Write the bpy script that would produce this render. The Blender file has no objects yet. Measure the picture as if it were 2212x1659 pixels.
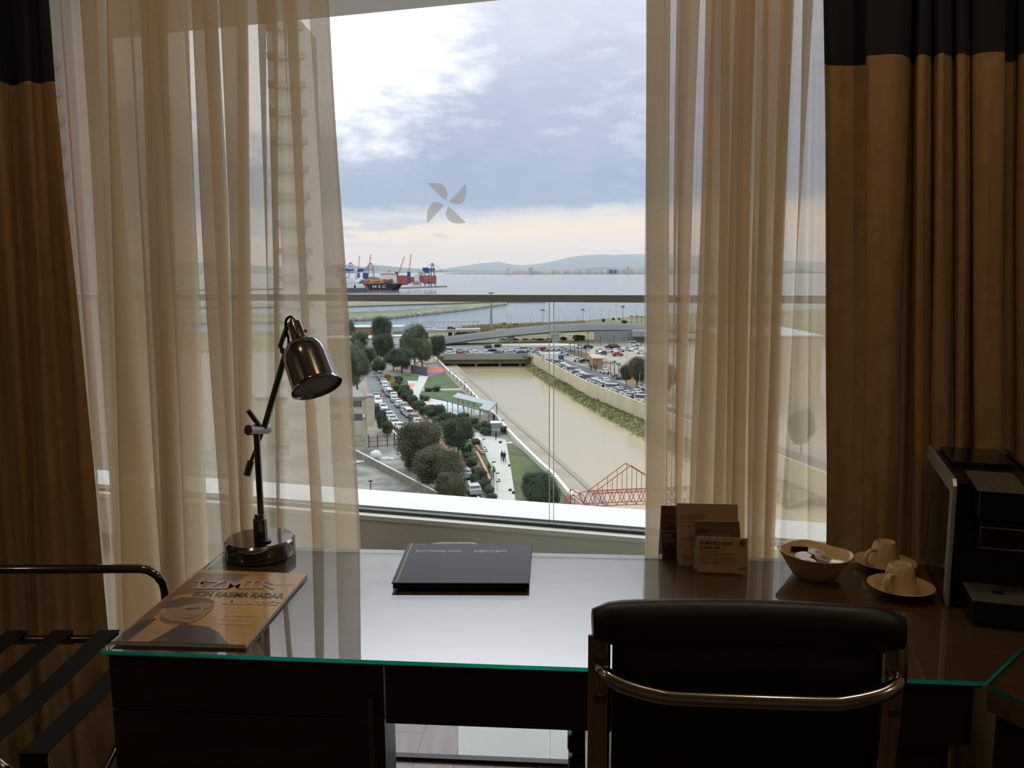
import bpy, bmesh, math, random
from mathutils import Vector, Matrix, noise
random.seed(7)
sc = bpy.context.scene
C = sc.collection
PI = math.pi
# ------------------------------------------------------------------ camera
F = 1800.0; PITCH = math.atan(246.5/1800); ROLL = -0.006; CZ = 1.43
cam_d = bpy.data.cameras.new('camera'); cam = bpy.data.objects.new('camera', cam_d); C.objects.link(cam)
cam_d.sensor_width = 36; cam_d.lens = F/2212*36; cam_d.clip_start = 0.05; cam_d.clip_end = 60000
CM = Matrix.Rotation(PI/2-PITCH, 4, 'X') @ Matrix.Rotation(ROLL, 4, 'Z')
cam.matrix_world = Matrix.Translation((0, 0, CZ)) @ CM
sc.camera = cam
C3 = CM.to_3x3()
def ray(px, py): return C3 @ Vector(((px-1106)/F, -(py-829.5)/F, -1))
def Z(px, py, z):                       # point on the level z seen at a photo position
    r = ray(px, py); return Vector((0, 0, CZ)) + r*((z-CZ)/r.z)
def Y(px, py, y):                       # point at distance y
    r = ray(px, py); return Vector((0, 0, CZ)) + r*(y/r.y)
GZ = CZ-32.0                            # street level far below the room
def G(px, py, dz=0.0): return Z(px, py, GZ+dz)
# desk / room frame, turned a little against the camera
ANG = math.radians(-4.7)
FL = Vector((-0.743, 1.439, 0)); UU = Vector((math.cos(ANG), math.sin(ANG), 0)); VV = Vector((-math.sin(ANG), math.cos(ANG), 0))
def W(u, v, z=0.0): return FL + UU*u + VV*v + Vector((0, 0, z))
def PV(px, py, v):                      # point on the upright plane v of the room frame
    r = ray(px, py); o = Vector((0, 0, CZ)); t = (v-(o-FL).dot(VV))/r.dot(VV); return o+r*t
def UV(p): return (p-FL).dot(UU), (p-FL).dot(VV)
def T(px, py, z=0.75): return Z(px, py, z)
# ------------------------------------------------------------------ materials
def lin(c):
    if isinstance(c, str): c = [int(c[i:i+2], 16)/255 for i in (0, 2, 4)]
    return tuple((x/12.92 if x <= .04045 else ((x+.055)/1.055)**2.4) for x in c)
MC = {}
def mat(name, col, rough=.6, metal=0., var=.12, scale=6., bump=0., spec=.5, coat=0., stretch=(1, 1, 1), trans=0.):
    if name in MC: return MC[name]
    m = bpy.data.materials.new(name); m.use_nodes = True; n = m.node_tree; N = n.nodes; L = n.links
    b = N['Principled BSDF']; c = lin(col)
    tc = N.new('ShaderNodeTexCoord'); mp = N.new('ShaderNodeMapping'); mp.inputs['Scale'].default_value = stretch
    nz = N.new('ShaderNodeTexNoise'); nz.inputs['Scale'].default_value = scale; nz.inputs['Detail'].default_value = 4
    L.new(tc.outputs['Object'], mp.inputs[0]); L.new(mp.outputs[0], nz.inputs[0])
    r = N.new('ShaderNodeValToRGB'); r.color_ramp.elements[0].position = .3; r.color_ramp.elements[1].position = .7
    r.color_ramp.elements[0].color = (*[x*(1-var) for x in c], 1); r.color_ramp.elements[1].color = (*[min(1, x*(1+var)) for x in c], 1)
    L.new(nz.outputs[0], r.inputs[0]); L.new(r.outputs[0], b.inputs['Base Color'])
    b.inputs['Roughness'].default_value = rough; b.inputs['Metallic'].default_value = metal
    b.inputs['Specular IOR Level'].default_value = spec; b.inputs['Coat Weight'].default_value = coat; b.inputs['Coat Roughness'].default_value = .05
    if bump:
        bp = N.new('ShaderNodeBump'); bp.inputs['Strength'].default_value = bump; bp.inputs['Distance'].default_value = .02
        L.new(nz.outputs[0], bp.inputs['Height']); L.new(bp.outputs[0], b.inputs['Normal'])
    if trans:
        tr = N.new('ShaderNodeBsdfTranslucent'); L.new(r.outputs[0], tr.inputs[0]); mx = N.new('ShaderNodeMixShader'); mx.inputs[0].default_value = trans
        L.new(b.outputs[0], mx.inputs[1]); L.new(tr.outputs[0], mx.inputs[2]); L.new(mx.outputs[0], N['Material Output'].inputs[0])
    MC[name] = m; return m
def glassy(name, tint, ior=1.5, rough=0.):
    if name in MC: return MC[name]
    m = bpy.data.materials.new(name); m.use_nodes = True; n = m.node_tree; N = n.nodes; L = n.links; N.remove(N['Principled BSDF'])
    t = N.new('ShaderNodeBsdfTransparent'); t.inputs[0].default_value = (*tint, 1)
    g = N.new('ShaderNodeBsdfGlossy'); g.inputs['Roughness'].default_value = rough
    f = N.new('ShaderNodeFresnel'); f.inputs[0].default_value = ior; mx = N.new('ShaderNodeMixShader'); ge_ = N.new('ShaderNodeNewGeometry'); iv = N.new('ShaderNodeMath'); iv.operation = 'SUBTRACT'; iv.inputs[0].default_value = 1; L.new(ge_.outputs['Backfacing'], iv.inputs[1]); mu = N.new('ShaderNodeMath'); mu.operation = 'MULTIPLY'; L.new(f.outputs[0], mu.inputs[0]); L.new(iv.outputs[0], mu.inputs[1])
    L.new(mu.outputs[0], mx.inputs[0]); L.new(t.outputs[0], mx.inputs[1]); L.new(g.outputs[0], mx.inputs[2]); L.new(mx.outputs[0], N['Material Output'].inputs[0])
    MC[name] = m; return m
def sheer_mat(name, col, alpha):
    m = bpy.data.materials.new(name); m.use_nodes = True; n = m.node_tree; N = n.nodes; L = n.links; N.remove(N['Principled BSDF'])
    tc = N.new('ShaderNodeTexCoord'); nz = N.new('ShaderNodeTexNoise'); nz.inputs['Scale'].default_value = 9; nz.inputs['Detail'].default_value = 6
    mp = N.new('ShaderNodeMapping'); mp.inputs['Scale'].default_value = (1, 1, .35); L.new(tc.outputs['Object'], mp.inputs[0]); L.new(mp.outputs[0], nz.inputs[0])
    wv = N.new('ShaderNodeTexNoise'); wv.inputs['Scale'].default_value = 260; L.new(tc.outputs['Object'], wv.inputs[0])
    a = N.new('ShaderNodeMath'); a.operation = 'MULTIPLY_ADD'; a.inputs[1].default_value = .22; a.inputs[2].default_value = alpha-.11; L.new(wv.outputs[0], a.inputs[0])
    r = N.new('ShaderNodeValToRGB'); c = lin(col); r.color_ramp.elements[0].color = (*[x*.9 for x in c], 1); r.color_ramp.elements[1].color = (*c, 1); L.new(nz.outputs[0], r.inputs[0])
    tr = N.new('ShaderNodeBsdfTranslucent'); L.new(r.outputs[0], tr.inputs[0]); df = N.new('ShaderNodeBsdfDiffuse'); L.new(r.outputs[0], df.inputs[0])
    m1 = N.new('ShaderNodeMixShader'); m1.inputs[0].default_value = .3; L.new(tr.outputs[0], m1.inputs[1]); L.new(df.outputs[0], m1.inputs[2])
    tp = N.new('ShaderNodeBsdfTransparent'); tp.inputs[0].default_value = (1, .985, .96, 1)
    m2 = N.new('ShaderNodeMixShader'); L.new(a.outputs[0], m2.inputs[0]); L.new(tp.outputs[0], m2.inputs[1]); L.new(m1.outputs[0], m2.inputs[2]); L.new(m2.outputs[0], N['Material Output'].inputs[0])
    return m
def wood(name, c1, c2, rough=.35, scale=2., stretch=(1, 12, 12), coat=0., rot=0, planks=0, ior=None):
    m = bpy.data.materials.new(name); m.use_nodes = True; n = m.node_tree; N = n.nodes; L = n.links; b = N['Principled BSDF']
    tc = N.new('ShaderNodeTexCoord'); mp = N.new('ShaderNodeMapping'); mp.inputs['Scale'].default_value = stretch; mp.inputs['Rotation'].default_value = (0, 0, rot)
    nz = N.new('ShaderNodeTexNoise'); nz.inputs['Scale'].default_value = scale; nz.inputs['Detail'].default_value = 8; nz.inputs['Distortion'].default_value = .4
    L.new(tc.outputs['Object'], mp.inputs[0]); L.new(mp.outputs[0], nz.inputs[0])
    r = N.new('ShaderNodeValToRGB'); r.color_ramp.elements[0].position = .3; r.color_ramp.elements[1].position = .72
    r.color_ramp.elements[0].color = (*lin(c1), 1); r.color_ramp.elements[1].color = (*lin(c2), 1); L.new(nz.outputs[0], r.inputs[0])
    out = r.outputs[0]
    if planks:
        mp2 = N.new('ShaderNodeMapping'); mp2.inputs['Rotation'].default_value = (0, 0, rot+PI/2); L.new(tc.outputs['Object'], mp2.inputs[0])
        bk = N.new('ShaderNodeTexBrick'); bk.inputs['Scale'].default_value = 1; bk.inputs['Brick Width'].default_value = 1.2; bk.inputs['Row Height'].default_value = .12
        bk.inputs['Mortar Size'].default_value = .003; bk.inputs['Color1'].default_value = (1, 1, 1, 1); bk.inputs['Color2'].default_value = (.72, .72, .72, 1); bk.inputs['Mortar'].default_value = (.15, .15, .15, 1)
        L.new(mp2.outputs[0], bk.inputs[0]); mm = N.new('ShaderNodeMixRGB'); mm.blend_type = 'MULTIPLY'; mm.inputs[0].default_value = 1; L.new(out, mm.inputs[1]); L.new(bk.outputs[0], mm.inputs[2]); out = mm.outputs[0]
    L.new(out, b.inputs['Base Color']); b.inputs['Roughness'].default_value = rough; b.inputs['Coat Weight'].default_value = coat; b.inputs['Coat Roughness'].default_value = .03
    return m
def glow(name, col, s):
    m = bpy.data.materials.new(name); m.use_nodes = True; N = m.node_tree.nodes; b = N['Principled BSDF']; b.inputs['Emission Color'].default_value = (*lin(col), 1); b.inputs['Emission Strength'].default_value = s; return m
# ------------------------------------------------------------------ meshes
class M:
    def __init__(s): s.v = []; s.f = []; s.m = []
    def face(s, pts, mi=0):
        b = len(s.v); s.v += [Vector(p) for p in pts]; s.f.append(list(range(b, b+len(pts)))); s.m.append(mi)
    def hexa(s, p, mi=0):               # 8 corners: bottom 4, top 4
        b = len(s.v); s.v += [Vector(q) for q in p]
        for f in ((3, 2, 1, 0), (4, 5, 6, 7), (0, 1, 5, 4), (1, 2, 6, 5), (2, 3, 7, 6), (3, 0, 4, 7)): s.f.append([b+i for i in f]); s.m.append(mi)
    def box(s, a, b, mi=0):
        (x0, y0, z0), (x1, y1, z1) = a, b
        s.hexa([(x0, y0, z0), (x1, y0, z0), (x1, y1, z0), (x0, y1, z0), (x0, y0, z1), (x1, y0, z1), (x1, y1, z1), (x0, y1, z1)], mi); return s
    def ubox(s, u0, u1, v0, v1, z0, z1, mi=0):
        s.hexa([W(u0, v0, z0), W(u1, v0, z0), W(u1, v1, z0), W(u0, v1, z0), W(u0, v0, z1), W(u1, v0, z1), W(u1, v1, z1), W(u0, v1, z1)], mi); return s
    def prism(s, pts, z0, z1, mi=0, side=None):
        k = len(pts); b = len(s.v); a = sum(pts[i][0]*pts[(i+1) % k][1]-pts[(i+1) % k][0]*pts[i][1] for i in range(k))
        if a < 0: pts = pts[::-1]
        s.v += [Vector((p[0], p[1], z0)) for p in pts]+[Vector((p[0], p[1], z1)) for p in pts]
        s.f.append([b+k-1-i for i in range(k)]); s.m.append(mi); s.f.append([b+k+i for i in range(k)]); s.m.append(mi)
        for i in range(k): s.f.append([b+i, b+(i+1) % k, b+k+(i+1) % k, b+k+i]); s.m.append(mi if side is None else side)
        return s
    def tube(s, path, r, n=10, mi=0, cap=True, flat=None):
        path = [Vector(p) for p in path]; rs = r if isinstance(r, (list, tuple)) else [r]*len(path); b0 = len(s.v); K = len(path); up = None
        for i, p in enumerate(path):
            d = (path[min(i+1, K-1)]-path[max(i-1, 0)]).normalized()
            if up is None: up = Vector((0, 0, 1)) if abs(d.z) < .9 else Vector((1, 0, 0))
            a = d.cross(up)
            if a.length < 1e-4: a = d.cross(Vector((1, 0, 0)))
            a.normalize(); c = a.cross(d).normalized(); up = c
            fa, fc = flat or (1, 1)
            for j in range(n):
                t = 2*PI*j/n; s.v.append(p+a*(math.cos(t)*rs[i]*fa)+c*(math.sin(t)*rs[i]*fc))
        for i in range(K-1):
            for j in range(n):
                q = b0+i*n; s.f.append([q+j, q+(j+1) % n, q+n+(j+1) % n, q+n+j]); s.m.append(mi)
        if cap: s.f.append([b0+j for j in range(n)][::-1]); s.m.append(mi); s.f.append([b0+(K-1)*n+j for j in range(n)]); s.m.append(mi)
        return s
    def lathe(s, prof, c=(0, 0, 0), ax=(0, 0, 1), n=32, mi=0, sq=None):   # prof: (radius, height) list
        ax = Vector(ax).normalized(); a = ax.orthogonal().normalized() if abs(ax.z) < .999 else Vector((1, 0, 0)); e = ax.cross(a); c = Vector(c); b0 = len(s.v)
        for r, h in prof:
            for j in range(n):
                t = 2*PI*j/n; k = 1
                if sq: k = 1/((abs(math.cos(t))**sq+abs(math.sin(t))**sq)**(1/sq))
                s.v.append(c+ax*h+a*(r*k*math.cos(t))+e*(r*k*math.sin(t)))
        for i in range(len(prof)-1):
            for j in range(n):
                q = b0+i*n; s.f.append([q+j, q+(j+1) % n, q+n+(j+1) % n, q+n+j]); s.m.append(mi)
        if prof[0][0] > 1e-5: s.f.append([b0+j for j in range(n)][::-1]); s.m.append(mi)
        if prof[-1][0] > 1e-5: s.f.append([b0+(len(prof)-1)*n+j for j in range(n)]); s.m.append(mi)
        return s
    def blob(s, c, r, sub=2, amp=.15, seed=0, mi=0):
        bm = bmesh.new(); bmesh.ops.create_icosphere(bm, subdivisions=sub, radius=1); b = len(s.v); rr = r if isinstance(r, (tuple, list)) else (r, r, r)
        for v in bm.verts:
            k = 1+amp*noise.noise(v.co*2.1+Vector((seed, seed*1.7, 0))); s.v.append(Vector(c)+Vector((v.co.x*rr[0]*k, v.co.y*rr[1]*k, v.co.z*rr[2]*k)))
        for f in bm.faces: s.f.append([b+v.index for v in f.verts]); s.m.append(mi)
        bm.free(); return s
    def build(s, name, mats, parent=None, smooth=False, bevel=0, merge=False):
        if not isinstance(mats, (list, tuple)): mats = [mats]
        me = bpy.data.meshes.new(name); off = Vector((0, 0, 0)); p = parent
        while p: off += p.location; p = p.parent
        me.from_pydata([v-off for v in s.v], [], s.f)
        for m in mats: me.materials.append(m)
        for i, f in enumerate(me.polygons): f.material_index = s.m[i]
        if smooth: me.shade_smooth()
        if smooth == 'auto':
            me.set_sharp_from_angle(angle=math.radians(40))
        me.validate(); o = bpy.data.objects.new(name, me); C.objects.link(o)
        if parent: o.parent = parent
        if bevel: b = o.modifiers.new('b', 'BEVEL'); b.width = bevel; b.segments = 2; b.limit_method = 'ANGLE'
        return o
def tag(o, label, cat=None, group=None, kind=None):
    o['label'] = label
    if cat: o['category'] = cat
    if group: o['group'] = group
    if kind: o['kind'] = kind
    return o
def thing(name, label, cat, loc=(0, 0, 0), group=None, rz=0):
    o = bpy.data.objects.new(name, None); C.objects.link(o); o.location = loc; o.rotation_euler = (0, 0, rz); o.empty_display_size = .1
    return tag(o, label, cat, group)
def struct(o): o['kind'] = 'structure'; return o
def copy_tree(o, parent=None):
    c = o.copy(); C.objects.link(c)
    if parent: c.parent = parent
    for ch in [x for x in KIDS.get(o.name, [])]: copy_tree(ch, c)
    return c
KIDS = {}
def arc(c, a, b, r, t0, t1, n=8):       # points on an arc in the plane a, b
    return [Vector(c)+Vector(a)*(r*math.cos(t0+(t1-t0)*i/n))+Vector(b)*(r*math.sin(t0+(t1-t0)*i/n)) for i in range(n+1)]
def fit_text(txt, p, right, up, m, parent, bold=0., name='lettering', lift=Vector((0, 0, 0)), label=None):
    cu = bpy.data.curves.new('t', 'FONT'); cu.body = txt; cu.offset = bold; cu.resolution_u = 3
    to = bpy.data.objects.new('t', cu); me = bpy.data.meshes.new_from_object(to)
    xs = [v.co.x for v in me.vertices]; ys = [v.co.y for v in me.vertices]; x0, x1, y0, y1 = min(xs), max(xs), min(ys), max(ys)
    off = Vector((0, 0, 0)); q = parent
    while q: off += q.location; q = q.parent
    for v in me.vertices: v.co = Vector(p)+Vector(right)*((v.co.x-x0)/(x1-x0))+Vector(up)*((v.co.y-y0)/(y1-y0))+lift-off
    me.materials.clear(); me.materials.append(m); me.name = name
    o = bpy.data.objects.new(name, me); C.objects.link(o); o.parent = parent
    if label: o['label'] = label
    bpy.data.objects.remove(to); bpy.data.curves.remove(cu); return o
ORD = ['first', 'second', 'third', 'fourth', 'fifth', 'sixth', 'seventh', 'eighth', 'ninth', 'tenth', 'eleventh', 'twelfth', 'thirteenth', 'fourteenth', 'fifteenth', 'sixteenth', 'seventeenth', 'eighteenth', 'nineteenth', 'twentieth']+['twenty-'+x for x in ('first', 'second', 'third', 'fourth', 'fifth', 'sixth', 'seventh', 'eighth', 'ninth')]+['thirtieth']+['thirty-'+x for x in ('first', 'second', 'third', 'fourth', 'fifth', 'sixth', 'seventh', 'eighth', 'ninth')]+['fortieth']+['forty-'+x for x in ('first', 'second', 'third', 'fourth', 'fifth', 'sixth', 'seventh', 'eighth', 'ninth')]+['fiftieth']
# ================================================================== SKY
w = bpy.data.worlds.new('World'); sc.world = w; w.use_nodes = True; n = w.node_tree; N = n.nodes; L = n.links; bg = N['Background']
tc = N.new('ShaderNodeTexCoord'); sp = N.new('ShaderNodeSeparateXYZ'); L.new(tc.outputs['Generated'], sp.inputs[0])
def mth(op, a, b=None, c=None, clamp=False):
    k = N.new('ShaderNodeMath'); k.operation = op; k.use_clamp = clamp
    for i, x in enumerate((a, b, c)):
        if x is None: continue
        if isinstance(x, (int, float)): k.inputs[i].default_value = x
        else: L.new(x, k.inputs[i])
    return k.outputs[0]
el = mth('MULTIPLY', mth('ARCSINE', sp.outputs[2]), 180/PI); az = mth('MULTIPLY', mth('ARCTAN2', sp.outputs[0], sp.outputs[1]), 180/PI)
cb = N.new('ShaderNodeCombineXYZ'); L.new(az, cb.inputs[0]); L.new(el, cb.inputs[1])
def nz(scale, sx, sy, det=6, off=0, rough=.55, dist=0):
    mp = N.new('ShaderNodeMapping'); mp.inputs['Scale'].default_value = (sx, sy, 1); mp.inputs['Location'].default_value = (off, off*.37, off); L.new(cb.outputs[0], mp.inputs[0])
    t = N.new('ShaderNodeTexNoise'); t.inputs['Scale'].default_value = scale; t.inputs['Detail'].default_value = det; t.inputs['Roughness'].default_value = rough; t.inputs['Distortion'].default_value = dist
    L.new(mp.outputs[0], t.inputs[0]); return mth('SUBTRACT', t.outputs[0], .5)
def smooth(x, a, b): 
    k = N.new('ShaderNodeMapRange'); k.interpolation_type = 'SMOOTHSTEP'; k.inputs[1].default_value = a; k.inputs[2].default_value = b; L.new(x, k.inputs[0]); return k.outputs[0]
n1 = nz(.16, 1, 2.2, off=3.1); n2 = nz(.5, 1, 2.6, off=11.3, det=7); n3 = nz(.11, 1, 1.3, off=23, det=5)
grow = smooth(el, 3, 9)
e2 = mth('ADD', el, mth('MULTIPLY', n1, mth('MULTIPLY_ADD', grow, 5.5, 1.4)))
e2 = mth('ADD', e2, mth('MULTIPLY', n2, mth('MULTIPLY_ADD', grow, 2.2, .9)))
e2 = mth('SUBTRACT', e2, mth('MULTIPLY', az, .02))
mr = mth('DIVIDE', e2, 40., clamp=True)
cr = N.new('ShaderNodeValToRGB'); L.new(mr, cr.inputs[0])
stops = [(0, 'e6e3df'), (.03, 'f0e4d6'), (.068, 'fbe8cc'), (.088, 'e6e0dc'), (.102, 'c4cad6'), (.112, '9fb0ca'), (.15, 'a6b6d0'), (.21, 'b6c0d8'), (.30, 'c0c8de'), (.38, 'd6daec'), (.5, 'e8eaf5'), (1., 'f4f6fb')]
ce = cr.color_ramp.elements
while len(ce) < len(stops): ce.new(.5)
for e, (p, h) in zip(ce, stops): e.position = p; e.color = (*lin(h), 1)
# bright break in the cloud, upper left
dx = mth('DIVIDE', mth('ADD', az, 15.), 10.); dy = mth('DIVIDE', mth('SUBTRACT', el, 14.), 6.)
dd = mth('SQRT', mth('ADD', mth('MULTIPLY', dx, dx), mth('MULTIPLY', dy, dy)))
dd = mth('ADD', dd, mth('ADD', mth('MULTIPLY', n2, 1.1), mth('MULTIPLY', n3, 1.2)))
br = mth('SUBTRACT', 1, smooth(dd, .6, 1.45))
m1 = N.new('ShaderNodeMixRGB'); L.new(br, m1.inputs[0]); L.new(cr.outputs[0], m1.inputs[1]); m1.inputs[2].default_value = (1.15, 1.17, 1.22, 1)
# lighter puffs within the grey mass
pf = mth('MULTIPLY', smooth(mth('ADD', n2, mth('MULTIPLY', n3, .8)), .06, .24), mth('MULTIPLY', grow, .3))
m2 = N.new('ShaderNodeMixRGB'); L.new(pf, m2.inputs[0]); L.new(m1.outputs[0], m2.inputs[1]); m2.inputs[2].default_value = (*lin('e4e8f2'), 1)
# small grey streaks above the horizon, more on the left
n4 = nz(.33, .8, 4., off=41); st = mth('MULTIPLY', smooth(mth('ADD', n4, mth('MULTIPLY', az, -.007)), .03, .16), mth('MULTIPLY', smooth(el, 1.2, 2.2), mth('SUBTRACT', 1, smooth(el, 3.2, 4.4))))
m3 = N.new('ShaderNodeMixRGB'); L.new(mth('MULTIPLY', st, .75), m3.inputs[0]); L.new(m2.outputs[0], m3.inputs[1]); m3.inputs[2].default_value = (*lin('b9c2d2'), 1)
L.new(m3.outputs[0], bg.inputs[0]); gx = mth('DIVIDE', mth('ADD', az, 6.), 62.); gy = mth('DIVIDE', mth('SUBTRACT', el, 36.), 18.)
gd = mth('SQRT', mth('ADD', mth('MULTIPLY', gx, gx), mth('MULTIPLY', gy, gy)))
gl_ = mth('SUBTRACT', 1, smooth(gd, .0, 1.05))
L.new(mth('ADD', mth('MULTIPLY_ADD', smooth(el, 17, 34), .6, 1.13), mth('MULTIPLY', gl_, 7.8)), bg.inputs[1])  # unseen sky above the view brightened, with a glow added to light the room
sc.view_settings.view_transform = 'Standard'; sc.view_settings.look = 'None'; sc.view_settings.gamma = 1; sc.view_settings.use_curve_mapping = False
sc.view_settings.exposure = 0.0
sc.cycles.max_bounces = 10; sc.cycles.diffuse_bounces = 4; sc.cycles.glossy_bounces = 4; sc.cycles.transmission_bounces = 6; sc.cycles.transparent_max_bounces = 32
sc.cycles.volume_bounces = 0; sc.cycles.caustics_reflective = False; sc.cycles.caustics_refractive = False; sc.cycles.sample_clamp_indirect = 4
HAZE = True
# ================================================================== ROOM
darkwood = wood('dark_wood', '281c17', '382922', .4, 3, (2, 2, 14)); 
topwood = wood('top_wood', '5a3d28', '6f4c31', .45, 3, (1.2, 22, 22), rot=-ANG)
floorw = wood('floor_wood', '5b4538', '75594a', .4, 2.5, (14, 1, 1), rot=-ANG, planks=1)
wallm = mat('wall_paint', 'a39a8c', .9, bump=.1, scale=60); ceilm = mat('ceiling_paint', 'b9b2a6', .9)
chrome = mat('dark_chrome', '857f7a', .07, 1, var=.05); chrome2 = mat('bright_chrome', 'b8aea2', .1, 1, var=.05)
black = mat('black_plastic', '0d0d10', .35, var=.2); gloss_black = mat('gloss_black', '0a0a0d', .08, var=.1, coat=.5)
silver = mat('silver', 'b8b8b2', .35, .7, var=.04)
VW = .88                                # window plane in the room frame
struct(M().ubox(-2.2, 2.9, -3.6, VW+.019, -.2, 0).build('floor', floorw))
struct(M().ubox(-2.2, 2.9, -3.6, VW+.06, 2.6, 2.8).build('ceiling', ceilm))
struct(M().ubox(-2.3, -2.1, -3.6, VW+.06, 0, 2.6).build('wall_left', wallm))
struct(M().ubox(2.7, 2.9, -3.6, VW+.06, 0, 2.6).build('wall_right', wallm))
struct(M().ubox(-2.3, 2.9, -3.8, -3.6, 0, 2.6).build('wall_back', wallm))
# window wall: glazed from floor to head, with slim frame
wf = thing('window_1', 'floor to ceiling window', 'window', W(0, VW)); del wf['label']; del wf['category']; struct(wf)
fr = mat('frame_metal', '6d6a62', .5, .3)
m = M(); m.ubox(-2.1, 2.7, VW-.02, VW+.05, 2.44, 2.6)
for u in (-2.1, -1.16, 1.9, 2.64): m.ubox(u, u+.05, VW-.015, VW+.045, .012, 2.44)
m.build('window_frame', fr, wf)
m = M(); m.ubox(-2.1, 2.7, VW-.004, VW+.019, 0, .010); m.build('window_track', mat('track_dark', '25231f', .6), wf)
clear = glassy('clear_glass', (.975, .98, .98), 1.33)
m = M(); m.ubox(-2.08, 2.66, VW+.01, VW+.018, .012, 2.44); m.build('pane', clear, wf)
# pinwheel sticker on the pane
dec = sheer_mat('frost_film', 'f4f4f6', .42)
vd = VW+.004
pc = PV(965, 440, vd); st = thing('window_sticker', 'grey translucent pinwheel sticker with four blades on the window glass', 'sticker', pc)
blades = [[(923, 396), (935, 395), (950, 396), (958, 400), (964, 408), (967, 418), (965, 427), (962, 433), (950, 423), (938, 411)],
          [(970, 434), (985, 420), (1006, 397), (1008, 408), (1007, 422), (1003, 434), (997, 440), (985, 442), (975, 438)],
          [(960, 443), (948, 437), (936, 437), (929, 443), (923, 456), (922, 470), (923, 482), (940, 465)],
          [(969, 445), (985, 460), (1007, 481), (995, 483), (980, 482), (970, 477), (964, 468), (963, 460)]]
for bl in blades:
    m = M(); P = [PV(x, y, vd) for x, y in bl]; cc = sum(P, Vector())/len(P)
    for i in range(len(P)):
        m.face([P[i], P[(i+1) % len(P)], cc])
    o = m.build('blade', dec, st); s = o.modifiers.new('s', 'SOLIDIFY'); s.thickness = .0006
# pale stone strip at the foot of the window, inside
tile = mat('pale_tile', 'b9bdb8', .5, var=.05, scale=3)

# balcony floor, parapet, slab above
BK_ = 1.157; Bo = Vector((-.679, 3.514, 0))*BK_; BU = (Vector((.519, 3.167, 0))*BK_-Bo).normalized()
BV = Vector((-BU.y, BU.x, 0))
def bz_(z): return CZ-(CZ-z)*BK_
def Bp(u, v, z): return Bo+BU*u+BV*v+Vector((0, 0, z))
def bbox(m, u0, u1, v0, v1, z0, z1, mi=0): m.hexa([Bp(u0, v0, z0), Bp(u1, v0, z0), Bp(u1, v1, z0), Bp(u0, v1, z0), Bp(u0, v0, z1), Bp(u1, v0, z1), Bp(u1, v1, z1), Bp(u0, v1, z1)], mi); return m
white_cap = mat('white_capstone', 'f2f4f6', .5, var=.02); ledge = mat('cream_ledge', 'd9dacd', .6, var=.03); pgrey = mat('parapet_paint', 'd2d3c2', .8, var=.04, scale=2); dline = mat('dark_channel', '4b4f48', .5)
e0, e1, e2, e3 = Z(990, 1657, 0), Z(990, 1500, 0), Z(1187, 1657, 0), Z(1187, 1500, 0)
def onl(a, b, v): # point of the line a-b on the plane v of the room frame
    va, vb = UV(a)[1], UV(b)[1]; return a.lerp(b, (v-va)/(vb-va))
def onb(a, b): # and on the balcony front line
    va, vb = (a-Bo).dot(BV), (b-Bo).dot(BV); return a.lerp(b, (0-va)/(vb-va))
vs = VW+.021
struct(M().prism([onl(e0, e1, vs)[:2], onl(e2, e3, vs)[:2], onb(e2, e3)[:2], onb(e0, e1)[:2]], -.25, -.001).build('floor_balcony', tile))
g_ = Vector((.003, 0, 0)); struct(M().prism([(onl(e2, e3, vs)+g_)[:2], W(3.1, vs)[:2], Bp(5.4, .0, 0)[:2], (onb(e2, e3)+g_)[:2]], -.25, -.001).build('floor_balcony', tile))
struct(M().prism([W(-2.4, vs)[:2], onl(e0, e1, vs)[:2], onb(e0, e1)[:2], Bp(-3.0, 0, 0)[:2]], -.25, -.0015).build('floor_deck', floorw))
struct(bbox(M(), -3.0, 5.4, -.03, .06, -.25, bz_(.372)).build('wall_balcony', pgrey))
struct(bbox(M(), -3.0, 5.4, -.045, .005, bz_(.373), bz_(.392)).build('trim_2', ledge))
struct(bbox(M(), -3.0, 5.4, .007, .045, bz_(.373), bz_(.405)).build('trim_3', dline))
struct(bbox(M(), -3.0, 5.4, .047, .33, bz_(.373), bz_(.412)).build('trim_4', white_cap))
slab = mat('slab_paint', 'a9a8a4', .8, var=.03)
m = M(); m.prism([W(-2.4, VW+.062)[:2], W(3.1, VW+.062)[:2], Bp(5.4, .35, 0)[:2], Bp(-3.0, .35, 0)[:2]], bz_(2.54), bz_(2.54)+.3); struct(m.build('ceiling_balcony', slab))
struct(M().ubox(-2.4, 3.1, VW+.062, VW+.12, 2.6, bz_(2.54)-.001).build('trim_5', slab))
# glass guard on the parapet
rl = thing('balcony_railing', 'frameless glass balcony railing with a flat grey metal handrail', 'railing', Bp(0, .02, bz_(.405)))
bbox(M(), -3.0, 5.4, -.01, .05, bz_(1.304), bz_(1.333)).build('handrail', mat('rail_metal', '9fa098', .55, .0, var=.04), rl, bevel=.002)
gg = glassy('guard_glass', (.945, .965, .955), 1.3); ge = mat('glass_edge', '6f8a7e', .3, var=.05)
seam = Y(1186, 900, 3.25*BK_); su = (seam-Bo).dot(BU)
for a, b in ((-3.0, -1.5), (-1.49, su-.010), (su+.010, 3.6), (3.61, 5.4)):
    m = M(); bbox(m, a, b, .012, .030, bz_(.406), bz_(1.303)); m.m = [0]*6
    for i in (3, 5): m.m[i] = 1
    m.build('glass_panel', [gg, ge], rl)
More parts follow.
